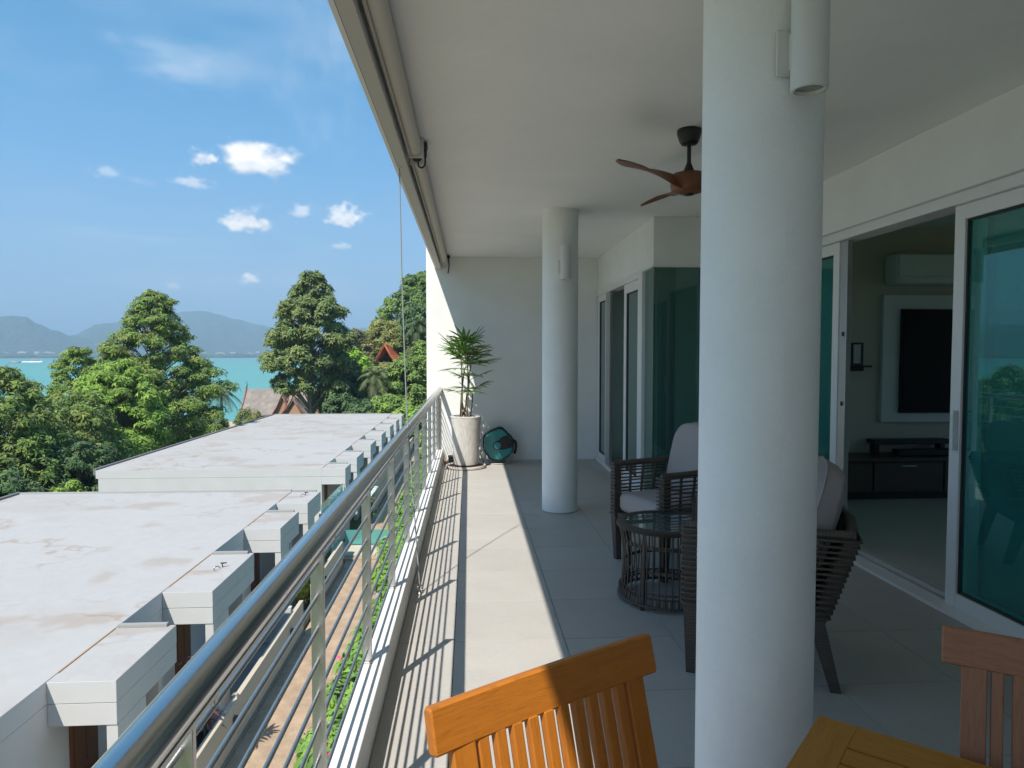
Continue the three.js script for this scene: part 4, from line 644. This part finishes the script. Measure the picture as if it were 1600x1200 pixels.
// planting along the path
{
  const r = rng(90), tonesG = [[.10, .19, .03], [.13, .23, .03], [.07, .14, .025]];
  const ORD = ['first', 'second', 'third', 'fourth', 'fifth', 'sixth', 'seventh', 'eighth', 'ninth'];
  const spots = [[-2.55, 9.4, .75, .55], [-2.5, 11.2, .7, .55], [-2.6, 13.0, .8, .6], [-2.5, 15.0, .85, .62], [-2.62, 16.7, .7, .5], [-2.5, 18.3, .8, .55], [-2.55, 20.4, .6, .5], [-2.5, 23, .9, .7], [-2.55, 25.6, 1.2, .8], [-2.5, 28.4, 1.3, .85], [-2.5, 31.4, 1.4, .9], [-2.5, 34.6, 1.5, .95], [-2.5, 38, 1.6, 1], [-2.5, 42, 1.6, 1], [-2.5, 47, 1.8, 1.1], [-2.4, 52, 1.8, 1.1]];
  spots.forEach(([X, Z, h, rr], i) => {
    const t = thing('garden_shrub', `${i < 7 ? 'low shrub with pink flowers' : 'green hedge shrub'} in the bed below the railing, ${ORD[i < 7 ? i : i - 7]} from the viewer`, 'shrub', i < 7 ? 'flowering shrubs along the path' : 'hedge shrubs along the path'); t.position.copy(V(X, PATH + .05, Z)); const list = [], fl = [];
    const stems = []; for (let k = 0; k < 9; k++) { const a = r() * 6.28, l = rr * .8 * Math.sqrt(r()); stems.push(tube([new THREE.Vector3(0, 0, 0), new THREE.Vector3(Math.cos(a) * l * .5, h * .5, Math.sin(a) * l * .5), new THREE.Vector3(Math.cos(a) * l, h * .9, Math.sin(a) * l)], .014, .006, 5, false)); }
    for (let k = 0; k < 260 * rr * rr + 160; k++) { const a = r() * 6.28, q = Math.sqrt(r()), y = h * (.25 + .75 * r()) * (1.08 - .35 * q), x = Math.cos(a) * q * rr, z = Math.sin(a) * q * rr; list.push([x, y, z, .7 + .6 * r(), new THREE.Vector3(Math.cos(a) * q * .7 + (r() - .5) * .5, .8, Math.sin(a) * q * .7 + (r() - .5) * .5).normalize()]); if (i < 7 && k % 75 === 0) fl.push([x, Math.min(h * 1.08, y + .1), z, .6 + .5 * r(), new THREE.Vector3(0, 1, 0)]); }
    part('stems', stems, M.bark, t).userData.kind = 'stuff'; foliage('leaves', t, list, SPRIG[0], tonesG, 900 + i); if (fl.length) foliage('flowers', t, fl, SPRIG[3], [[.42, .03, .09], [.5, .05, .14]], 950 + i);
  });
  const N = 9000, gg = leafCluster(.16, 4, 8, .12, .1), list = []; for (let i = 0; i < N; i++) { const X = lerp(-2.9, -.6, r()), Z = lerp(5, 34, r()); list.push([X, PATH + .05, -Z, .6 + .6 * r(), new THREE.Vector3((r() - .5) * .3, .9, (r() - .5) * .3).normalize()]); }
  const gr = foliage('grass', scene, list, gg, [[.10, .17, .03], [.13, .20, .035]], 99); tag(gr, 'grass in the bed at the foot of the balcony building', 'grass', null, 'stuff');
  const ys = thing('potted_shrub', 'yellow green shrub behind the garden wall gap', 'shrub'); ys.position.copy(V(-5.15, PATH + .04, 21.4)); const yl = []; for (let k = 0; k < 420; k++) { const y = r(), a = r() * 6.28, q = .32 * Math.sin(Math.PI * (.1 + .85 * y)) * Math.sqrt(r()); yl.push([Math.cos(a) * q, .35 + y * 1.35, Math.sin(a) * q, .7 + .5 * r(), new THREE.Vector3(Math.cos(a) * .5, .8, Math.sin(a) * .5).normalize()]); }
  part('pot', lathe([[.0005, .02], [.17, 0], [.22, .38], [.24, .40], [.2, .40], [.19, .36], [.0005, .35]], 28), M.bronze, ys); foliage('leaves', ys, yl, SPRIG[3], [[.24, .27, .03], [.17, .24, .03]], 77);
  // red cordyline in its pot
  const c = thing('red_cordyline', 'red leaved plant in a dark pot behind the garden wall', 'plant'); c.position.copy(V(-5.02, PATH + .04, 13.15)); c.scale.set(1.2, 1.3, 1.2); part('pot', lathe([[.0005, .02], [.17, 0], [.21, .42], [.23, .45], [.19, .45], [.18, .40], [.0005, .39]], 28), M.black, c);
  const redM = [leafMat(.24, .05, .04), leafMat(.13, .03, .03), leafMat(.40, .13, .07)]; const stem = [[0, .4, 0], [.03, .9, .02], [-.02, 1.35, 0], [.05, 1.62, .02]].map((q) => new THREE.Vector3(...q)); part('stem', tube(stem, .025, .018, 8), M.bark, c);
  for (let k = 0; k < 46; k++) { const y = lerp(.75, 1.66, (k / 46)), a = k * 2.4, L = .26 + .14 * r(), up = lerp(-.1, .8, k / 46), pos = [], idx = []; for (let s = 0; s <= 5; s++) { const q = s / 5, w = .032 * Math.sin(Math.PI * (.15 + .8 * q)), x = L * q * Math.cos(up), yy = L * (q * Math.sin(up) - .5 * q * q * .8); for (const g of [-1, 1]) { pos.push(Math.cos(a) * x - Math.sin(a) * w * g, yy, Math.sin(a) * x + Math.cos(a) * w * g); } if (s) { const b = 2 * s; idx.push(b - 2, b - 1, b, b - 1, b + 1, b); } } const g = new THREE.BufferGeometry(); g.setAttribute('position', new THREE.Float32BufferAttribute(pos, 3)); g.setIndex(idx); g.computeVertexNormals(); part('leaf', uvMetres(g), k > 36 ? redM[2] : redM[k % 2], c, new THREE.Vector3(0, y, 0)); }
}

// =====================================================================================
// FURNITURE
// =====================================================================================
function pillow(w, h, t, pw = 3.2, n = 22) {                   // stuffed cushion, w x h, thickness t along z, seam round the rim
  const pos = [], uv = [], idx = [], N = n + 1;
  for (const s of [1, -1]) for (let i = 0; i <= n; i++) for (let j = 0; j <= n; j++) {
    const u = i / n * 2 - 1, v = j / n * 2 - 1, b = (Math.max(0, 1 - Math.abs(u) ** pw) * Math.max(0, 1 - Math.abs(v) ** pw)) ** .36, pull = 1 - .17 * u ** 4, pull2 = 1 - .17 * v ** 4;
    pos.push(u * w / 2 * pull2, v * h / 2 * pull, s * t / 2 * b + .004 * Math.sin(u * 7 + v * 3) * b); uv.push(u * w / 2, v * h / 2);
  }
  for (let s = 0; s < 2; s++) for (let i = 0; i < n; i++) for (let j = 0; j < n; j++) { const a = s * N * N + i * N + j, b = a + N; if (s) idx.push(a, a + 1, b, a + 1, b + 1, b); else idx.push(a, b, a + 1, a + 1, b, b + 1); }
  const g = new THREE.BufferGeometry(); g.setAttribute('position', new THREE.Float32BufferAttribute(pos, 3)); g.setAttribute('uv', new THREE.Float32BufferAttribute(uv, 2)); g.setIndex(idx); g.computeVertexNormals();
  const rim = []; for (let k = 0; k <= 80; k++) { const q = k / 80 * 4, e = Math.floor(q) % 4, f = (q % 1) * 2 - 1, [u, v] = e === 0 ? [f, -1] : e === 1 ? [1, f] : e === 2 ? [-f, 1] : [-1, -f]; rim.push(new THREE.Vector3(u * w / 2 * (1 - .17 * v ** 4), v * h / 2 * (1 - .17 * u ** 4), 0)); }
  return [g.toNonIndexed(), tube(rim, .005, .005, 6, false)];
}
const P3 = (x, y, z) => new THREE.Vector3(x, y, z);
function wickerChair(label) {
  const c = thing('wicker_armchair', label, 'armchair', 'wicker armchairs round the glass table');
  const tap = (x0, z0, y0, w0, x1, z1, y1, w1) => { const g = new THREE.BoxGeometry(1, 1, 1, 1, 6, 1), p = g.attributes.position; for (let i = 0; i < p.count; i++) { const t = p.getY(i) + .5, w = lerp(w0, w1, t); p.setXYZ(i, lerp(x0, x1, t) + p.getX(i) * w, lerp(y0, y1, t), lerp(z0, z1, t) + p.getZ(i) * w); } g.computeVertexNormals(); const u = uvMetres(g); return u; };
  const zr = (y) => -.27 - .15 * clamp((y - .30) / .44);        // the raked back plane
  for (const s of [-1, 1]) {
    part('leg', tap(s * .295, .29, 0, .042, s * .305, .295, .30, .058), M.wicker, c); part('leg', tap(s * .285, -.36, 0, .047, s * .295, -.275, .31, .072), M.wicker, c);
    const a = part('arm', [tube([P3(s * .31, .725, .325), P3(s * .31, .73, .05), P3(s * .31, .735, zr(.735) - .01)], .024, .024, 10)], M.wicker, c);
    part('arm_post', tap(s * .305, .295, .30, .058, s * .31, .30, .72, .056), M.wicker, a); part('arm_post', tap(s * .300, zr(.31), .31, .06, s * .31, zr(.72) , .72, .06), M.wicker, a);
    part('side_rail', [lbx(.05, .055, .54, s * .302, .335, .01, .008)], M.wicker, a);
    for (let k = 0; k < 5; k++) { const f = (k + 1) / 6; part('slat', tube([P3(s * .308, .35, lerp(.27, zr(.35), f)), P3(s * .31, .725, lerp(.28, zr(.725), f))], .011, .011, 6), M.wicker, a); }
    const w = []; for (let k = 0; k < 15; k++) { const y = .35 + k * .026, q = .004 * Math.sin(k * 2.1 + s), zb = zr(y); w.push(tube([P3(s * .262, y, .334), P3(s * .325, y + q, .336), P3(s * .343, y, .315), P3(s * (.342 + .004 * (k % 2)), y - q, .02), P3(s * .345, y, zb), P3(s * .332, y, zb - .038), P3(s * .27, y, zb - .042)], .0062, .0062, 6)); }
    part('woven_rods', w, M.wickerRod, a);
  }
  const b = part('back', [tube([P3(-.31, .735, zr(.735)), P3(0, .745, zr(.745) - .02), P3(.31, .735, zr(.735))], .026, .026, 10)], M.wicker, c);
  part('back_rail', [lbx(.56, .06, .05, 0, .335, zr(.335), .008)], M.wicker, b);
  for (let k = 0; k < 7; k++) { const x = lerp(-.24, .24, k / 6); part('slat', tube([P3(x, .35, zr(.35)), P3(x, .735, zr(.735) - .015)], .011, .011, 6), M.wicker, b); }
  const bw = []; for (let k = 0; k < 15; k++) { const y = .35 + k * .026; bw.push(tube([P3(-.27, y, zr(y) - .042), P3(-.1, y + .003 * Math.sin(k * 3), zr(y) - .044), P3(.27, y, zr(y) - .042)], .0062, .0062, 6)); }
  part('woven_rods', bw, M.wickerRod, b);
  part('seat_frame', [lbx(.56, .06, .05, 0, .335, .285, .008), lbx(.55, .02, .52, 0, .35, .0, .004)], M.wicker, c);
  const sc = part('seat_cushion', [new RoundedBoxGeometry(.55, .15, .57, 4, .05).translate(0, .445, .02)], M.cushion, c);
  const p = pillow(.57, .57, .23, 6); for (const g of p) { g.rotateX(-.27); g.translate(0, .762, -.245); } part('back_cushion', p, M.cushion, c);
  return c;
}
{
  const a = wickerChair('dark wicker armchair with pale cushions beyond the round glass table'); a.position.copy(V(1.50, 0, 4.98)); a.rotation.y = facing(-.94, -.345);
  const b = a.clone(); b.name = numbered('wicker_armchair'); scene.add(b); b.userData = { ...a.userData, label: 'dark wicker armchair mostly hidden behind the near round column' }; b.position.copy(V(1.468, 0, 3.44)); b.rotation.y = facing(-.921, .389);
}
{
  const t = thing('wicker_table', 'round wicker drum table with dark glass top', 'table'); t.position.copy(V(1.255, 0, 4.30)); const H = .495;
  part('top_rim', lathe([[.262, H - .012], [.262, H], [.305, H], [.316, H - .008], [.316, H - .022], [.3, H - .03], [.262, H - .012]], 64), M.wicker, t);
  part('glass_top', lathe([[.0005, H - .004], [.261, H - .004], [.261, H - .011], [.0005, H - .011]], 64), M.tableGlass, t);
  const rr = (y) => { const u = y / H; return .30 - .028 * Math.sin(Math.PI * clamp(u * .9 + .05)) * (u > .2 ? 1 : .9) + .0 + .012 * sm((u - .82) / .18); };
  const N = 44; for (let i = 0; i < N; i++) { const a = i / N * 6.2832, pts = [.02, .06, .12, .22, .32, .40, .45, .478].map((y) => P3(Math.cos(a) * rr(y), y, Math.sin(a) * rr(y))); part('rod', tube(pts, .0048, .0048, 6), M.wickerRod, t); }
  for (const y of [.075, .10, .225, .235, .375, .39]) { const pts = []; for (let k = 0; k <= 64; k++) { const a = k / 64 * 6.2832; pts.push(P3(Math.cos(a) * (rr(y) - .008), y, Math.sin(a) * (rr(y) - .008))); } part('hoop', tube(pts, .006, .006, 6, false), M.wickerRod, t); }
  const sh = []; for (let i = 0; i < 88; i++) { const a = (i + .5) / 88 * 6.2832; sh.push(tube([P3(Math.cos(a) * .302, .018, Math.sin(a) * .302), P3(Math.cos(a) * .297, .085, Math.sin(a) * .297)], .0045, .0045, 5)); } const sp = part('base_rods', sh, M.wickerRod, t); sp.userData.kind = 'stuff';
  const ring = []; for (let k = 0; k <= 64; k++) { const a = k / 64 * 6.2832; ring.push(P3(Math.cos(a) * .302, .03, Math.sin(a) * .302)); } part('base_hoop', tube(ring, .0085, .0085, 8, false), M.wicker, t);
  for (let k = 0; k < 4; k++) { const a = k * 1.5708 + 2.35; part('foot', new THREE.CylinderGeometry(.014, .012, .03, 12).toNonIndexed().translate(Math.cos(a) * .296, .014, Math.sin(a) * .296), M.wicker, t); part('post', tube([P3(Math.cos(a) * .285, .03, Math.sin(a) * .285), P3(Math.cos(a) * .272, .47, Math.sin(a) * .272)], .012, .012, 8), M.wicker, t); }
}
// ---------- teak dining set ----------
function teakChair(label, mat, dark) {
  const c = thing('wooden_chair', label, 'chair', 'slatted wooden chairs at the table'), tan = Math.tan(14.7 * RAD), bz = (y) => -.20 - (y - .44) * tan;
  const bendTop = (w, h, d, amp, r) => { const g = new RoundedBoxGeometry(w, h, d, 4, r), p = g.attributes.position; const m = []; for (let i = 0; i < p.count; i++) { const x = p.getX(i); p.setZ(i, p.getZ(i) - amp * (1 - (2 * x / w) ** 2)); } g.computeVertexNormals(); return g; };
  { // top rail, gently curved: rebuilt along x in segments
    const n = 20, w = .53, h = .078, d = .026, e = .004, prof = [[-d / 2 + e, -h / 2], [d / 2 - e, -h / 2], [d / 2, -h / 2 + e], [d / 2, h / 2 - e], [d / 2 - e, h / 2], [-d / 2 + e, h / 2], [-d / 2, h / 2 - e], [-d / 2, -h / 2 + e]], P = [], U = [], I = [], L = prof.length;
    const xs = [-w / 2, -w / 2 + e, ...Array.from({ length: n - 1 }, (_, i) => -w / 2 + w * (i + 1) / n), w / 2 - e, w / 2];
    xs.forEach((x, i) => { const k = i === 0 || i === xs.length - 1 ? .8 : 1; for (let j = 0; j <= L; j++) { const [z, y] = prof[j % L]; P.push(x, y * (k === 1 ? 1 : 1 - e / h * 2), z * k - .012 * (1 - (2 * x / w) ** 2)); U.push(x, y + z); } });
    for (let i = 0; i < xs.length - 1; i++) for (let j = 0; j < L; j++) { const a = i * (L + 1) + j, b = a + L + 1; I.push(a, b, a + 1, a + 1, b, b + 1); }
    for (const i of [0, xs.length - 1]) { const c0 = P.length / 3, x = xs[i]; P.push(x, 0, -.012 * (1 - (2 * x / w) ** 2)); U.push(x, 0); for (let j = 0; j < L; j++) { const a = i * (L + 1) + j; if (i) I.push(a, c0, a + 1); else I.push(a, a + 1, c0); } }
    const g = new THREE.BufferGeometry(); g.setAttribute('position', new THREE.Float32BufferAttribute(P, 3)); g.setAttribute('uv', new THREE.Float32BufferAttribute(U, 2)); g.setIndex(I); const f = g.toNonIndexed(); f.computeVertexNormals(); f.rotateX(-14.7 * RAD); f.translate(0, .931, bz(.931)); part('top_rail', f, mat, c);
  }
  const lean = (w, t, x, y0, y1, seed) => { const g = new RoundedBoxGeometry(w, (y1 - y0) / Math.cos(14.7 * RAD), t, 1, .003); uvMetres(g); const k = g.index ? g.toNonIndexed() : g; const q = k.attributes.uv ?? null; const out = uvMetres(k); const uu = out.attributes.uv; for (let i = 0; i < uu.count; i++) { const a = uu.getX(i), b = uu.getY(i); uu.setXY(i, b + seed * .37, a + seed * .213); } out.rotateX(-14.7 * RAD); out.translate(x, (y0 + y1) / 2, bz((y0 + y1) / 2) - .006); return out; };
  for (const s of [-1, 1]) { part('back_post', lean(.046, .024, s * .205, .40, .896, s + 2), mat, c); }
  for (let k = 0; k < 10; k++) part('slat', lean(.0225, .019, -.1645 + k * .0366, .50, .896, k + 4), mat, c);
  part('lower_rail', uvMetres(new RoundedBoxGeometry(.364, .045, .024, 1, .003).translate(0, .476, bz(.476) - .006)), mat, c);
  for (let k = 0; k < 7; k++) part('seat_slat', uvMetres(new RoundedBoxGeometry(.44, .018, .055, 1, .003).translate(0, .445, -.16 + k * .063)), mat, c);
  for (const s of [-1, 1]) { part('seat_rail', uvMetres(new RoundedBoxGeometry(.024, .05, .46, 1, .003).translate(s * .195, .41, .02)), mat, c); part('leg', tube([P3(s * .225, 0, -.26), P3(s * .225, .41, .20)], .022, .022, 4), mat, c); part('leg', tube([P3(s * .178, 0, .24), P3(s * .178, .40, -.19)], .022, .022, 4), mat, c); }
  part('stretcher', rod(P3(-.22, .1, -.15), P3(.22, .1, -.15), .012, 8), mat, c);
  return c;
}
{
  const a = teakChair('orange wooden slatted chair in front, half in sunlight', M.teak); a.position.copy(V(.332, 0, .993)); a.rotation.y = facing(.536, -.845);
  const b = teakChair('reddish brown wooden slatted chair at the right edge, in shade', M.teakRed); b.position.copy(V(1.044, 0, .996)); b.rotation.y = facing(-.591, -.806);
  const t = thing('wooden_table', 'golden brown slatted wooden table at the bottom edge', 'table'), W = .8152; t.position.copy(V(.792, 0, 1.491)); t.rotation.y = -Math.atan2(.66, .75);  // local +x runs along the far right edge, +z along the left edge
  const B = (x0, x1, y0, y1, z0, z1, turn, k) => { const g = uvMetres(new RoundedBoxGeometry(x1 - x0, y1 - y0, z1 - z0, 1, .0008)); const u = g.attributes.uv; for (let i = 0; i < u.count; i++) { const a2 = u.getX(i), b2 = u.getY(i); if (turn) u.setXY(i, b2 + k * .31, a2 + k * .17); else u.setXY(i, a2 + k * .29, b2 + k * .23); } g.translate((x0 + x1) / 2, (y0 + y1) / 2, (z0 + z1) / 2); return g; };
  part('end_board', B(0, .08, .715, .74, 0, W, true, 1), M.teakTable, t); part('end_board', B(W - .08, W, .715, .74, 0, W, true, 2), M.teakTable, t);
  part('side_board', B(.0802, W - .0802, .715, .74, 0, .0995, false, 3), M.teakTable, t); part('side_board', B(.0802, W - .0802, .715, .74, W - .0995, W, false, 4), M.teakTable, t);
  for (let k = 0; k < 9; k++) { const z0 = .1055 + k * .0678; part('top_slat', B(.0802, W - .0802, .7165, .7395, z0, z0 + .0618, false, k + 5), M.teakTable, t); }
  part('apron', [B(.06, W - .06, .64, .7145, .05, .075, false, 1)], M.teakTable, t); part('apron', [B(.06, W - .06, .64, .7145, W - .075, W - .05, false, 1)], M.teakTable, t); part('apron', B(.05, .075, .64, .7145, .08, W - .08, true, 1), M.teakTable, t); part('apron', B(W - .075, W - .05, .64, .7145, .08, W - .08, true, 1), M.teakTable, t);
  for (const x of [.05, W - .105]) for (const z of [.05, W - .105]) part('leg', B(x, x + .055, 0, .6395, z, z + .055, true, 3), M.teakTable, t);
}
// ---------- lady palm in its pot, and the things by the end wall ----------
{
  const p = thing('potted_palm', 'lady palm in a tall pale concrete pot by the end wall', 'plant'); p.position.copy(V(-.045, .045, 9.46)); const r = rng(61);
  const pot = part('pot', lathe([[.0005, .0], [.155, .0], [.168, .012], [.205, .64], [.212, .655], [.212, .668], [.198, .672], [.19, .664], [.183, .60], [.0005, .60]], 56), M.concrete, p);
  part('soil', lathe([[.0005, .628], [.10, .624], [.184, .606]], 32), M.soil, p);
  const heads = [[.02, 1.55, .02], [-.06, 1.44, .05], [.07, 1.38, -.04], [-.02, 1.30, -.06], [.05, 1.16, .06], [.09, 1.0, .03], [-.06, .96, .04]];
  heads.forEach((h, i) => {
    const b = P3((r() - .5) * .16, .60, (r() - .5) * .16), m = P3(lerp(b.x, h[0], .6) + (r() - .5) * .04, .6 + (h[1] - .6) * .5, lerp(b.z, h[2], .6)), top = P3(...h); const pts = curve([b, m, top], 10);
    part('stem', tube(pts, .0115, .008, 8), M.stem, p);
    const fans = i < 4 ? 5 : i < 5 ? 4 : 3;
    for (let k = 0; k < fans; k++) {
      const a = k / fans * 6.283 + i * 1.1 + r() * .6, up = i < 4 ? lerp(1.15, -.15, k / fans) + (r() - .5) * .3 : .25 + (r() - .5) * .6, pl = .10 + .07 * r(), dir = P3(Math.cos(a) * Math.cos(up), Math.sin(up), Math.sin(a) * Math.cos(up)), hub = dir.clone().multiplyScalar(pl).add(P3(0, (r() - .3) * .06, 0));
      const side = P3(-Math.sin(a), 0, Math.cos(a)), nrm = side.clone().cross(dir).normalize(), P = [], U = [], I = [], nl = 7 + Math.floor(r() * 3), big = i < 4 ? 1 : .72;
      for (let l = 0; l < nl; l++) {
        const f = (l / (nl - 1) - .5) * 2.7, d2 = dir.clone().multiplyScalar(Math.cos(f)).addScaledVector(side, Math.sin(f)).normalize(), s2 = nrm.clone().cross(d2).normalize(), L = (.27 + .09 * r()) * (1 - .12 * Math.abs(f)) * big, S = 6;
        const b0 = P.length / 3; for (let q = 0; q <= S; q++) { const u = q / S, w = .0145 * (u < .15 ? .45 + u * 3.6 : u > .75 ? 1 - (u - .75) * 3.0 : 1) * big, c0 = hub.clone().addScaledVector(d2, L * u); c0.y -= L * .17 * u * u * (.6 + .6 * Math.abs(f) / 1.4); const fold = w * .35; for (const g of [-1, 0, 1]) { const v = c0.clone().addScaledVector(s2, w * g).addScaledVector(nrm, g === 0 ? -fold : fold * .4); P.push(v.x, v.y, v.z); U.push(u, g); } if (q) for (const g of [0, 1]) { const n0 = b0 + (q - 1) * 3 + g; I.push(n0, n0 + 1, n0 + 3, n0 + 1, n0 + 4, n0 + 3); } }
      }
      const g = new THREE.BufferGeometry(); g.setAttribute('position', new THREE.Float32BufferAttribute(P, 3)); g.setAttribute('uv', new THREE.Float32BufferAttribute(U, 2)); g.setIndex(I); g.computeVertexNormals();
      part('frond', [g.toNonIndexed(), rod(P3(0, 0, 0), hub, .0042, 6)], (i + k) % 5 === 4 ? M.frondYellow : M.frond, p, top);
    }
  });
  const sc = thing('plant_tray', 'round dirty stone tray under the tall plant pot', 'tray'); sc.position.copy(V(-.045, 0, 9.46)); part('tray', lathe([[.0005, .002], [.255, .002], [.268, .012], [.272, .042], [.262, .045], [.252, .03], [.0005, .028]], 48), M.concrete, sc); part('grit', lathe([[.0005, .036], [.15, .037], [.25, .032]], 32), M.soil, sc);
  const bp = thing('small_pot', 'tiny black plastic plant pot beside the tray', 'pot'); bp.position.copy(V(-.24, .0, 9.72)); part('pot', lathe([[.0005, .0], [.045, 0], [.058, .115], [.063, .117], [.063, .128], [.054, .128], [.05, .1], [.0005, .098]], 28), M.black, bp); part('soil', lathe([[.0005, .112], [.052, .108]], 20), M.soil, bp);
  const cp = thing('small_pot', 'tiny pale clay pot in the corner by the railing', 'pot'); cp.position.copy(V(-.31, .0, 9.78)); part('pot', lathe([[.0005, .0], [.042, 0], [.06, .05], [.066, .055], [.064, .068], [.052, .066], [.045, .04], [.0005, .035]], 28), std([.5, .4, .32], .8), cp); part('soil', lathe([[.0005, .052], [.05, .048]], 20), M.soil, cp);
  // hose reel
  const h = thing('hose_reel', 'teal and black garden hose reel leaning on the end wall', 'hose reel'); h.position.copy(V(.415, .04, 9.87));
  const shp = (pts, r0) => { const s = new THREE.Shape(), n = pts.length, v = pts.map(([a, b]) => new THREE.Vector2(a, b)); for (let i = 0; i < n; i++) { const p0 = v[(i + n - 1) % n], p1 = v[i], p2 = v[(i + 1) % n], q0 = p1.clone().add(p0.clone().sub(p1).setLength(r0)), q2 = p1.clone().add(p2.clone().sub(p1).setLength(r0)); if (!i) s.moveTo(q0.x, q0.y); else s.lineTo(q0.x, q0.y); s.quadraticCurveTo(p1.x, p1.y, q2.x, q2.y); } s.closePath(); return s; };
  const ext = (pts, r0, z0, z1, bev = .012) => new THREE.ExtrudeGeometry(shp(pts, r0), { depth: z1 - z0 - 2 * bev, bevelEnabled: true, bevelThickness: bev, bevelSize: bev, bevelSegments: 3, curveSegments: 8 }).translate(0, 0, z0 + bev);
  const out = [[-.20, .34], [-.10, .41], [.04, .46], [.20, .30], [.20, .13], [.06, .02], [-.10, .02], [-.20, .16]];
  part('back_shell', ext(out.map(([a, b]) => [a * 1.06, (b - .24) * 1.06 + .24]), .05, -.10, .04), M.black, h);
  part('body', ext(out.map(([a, b]) => [a * .93, (b - .24) * .93 + .24]), .05, .041, .115, .018), M.teal, h);
  part('front_wedge', ext([[-.02, .22], [.03, .32], [.12, .36], [.185, .29], [.185, .20], [.03, .165]], .02, .112, .135, .008), M.black, h);
  part('hub', [new THREE.CylinderGeometry(.05, .055, .03, 32).toNonIndexed().rotateX(Math.PI / 2).translate(-.02, .225, .14)], M.teal, h); part('hub_ring', new THREE.TorusGeometry(.056, .006, 8, 32).toNonIndexed().translate(-.02, .225, .137), M.black, h);
  part('handle', tube(curve([P3(.19, .30, .0), P3(.245, .26, .02), P3(.25, .16, .02), P3(.23, .09, .02)], 12), .018, .018, 10), M.black, h); part('wall_bracket', lbx(.12, .16, .03, 0, .26, -.125, .008), M.black, h);
  part('hose', [tube(curve([P3(-.19, .18, .05), P3(-.25, .12, .08), P3(-.2, -.02, .14), P3(-.02, -.028, .2), P3(.1, -.026, .14), P3(.17, .03, .06), P3(.18, .12, .05)], 40), .0095, .0095, 10), tube(curve([P3(-.25, .3, -.02), P3(-.29, .2, .02), P3(-.27, .03, .1), P3(-.18, -.03, .2), P3(-.3, -.03, .26)], 30), .0095, .0095, 10)], M.hose, h);
}
scene.traverse((o) => { if (o.isMesh) { o.castShadow = true; o.receiveShadow = true; } });
renderer.render(scene, camera);
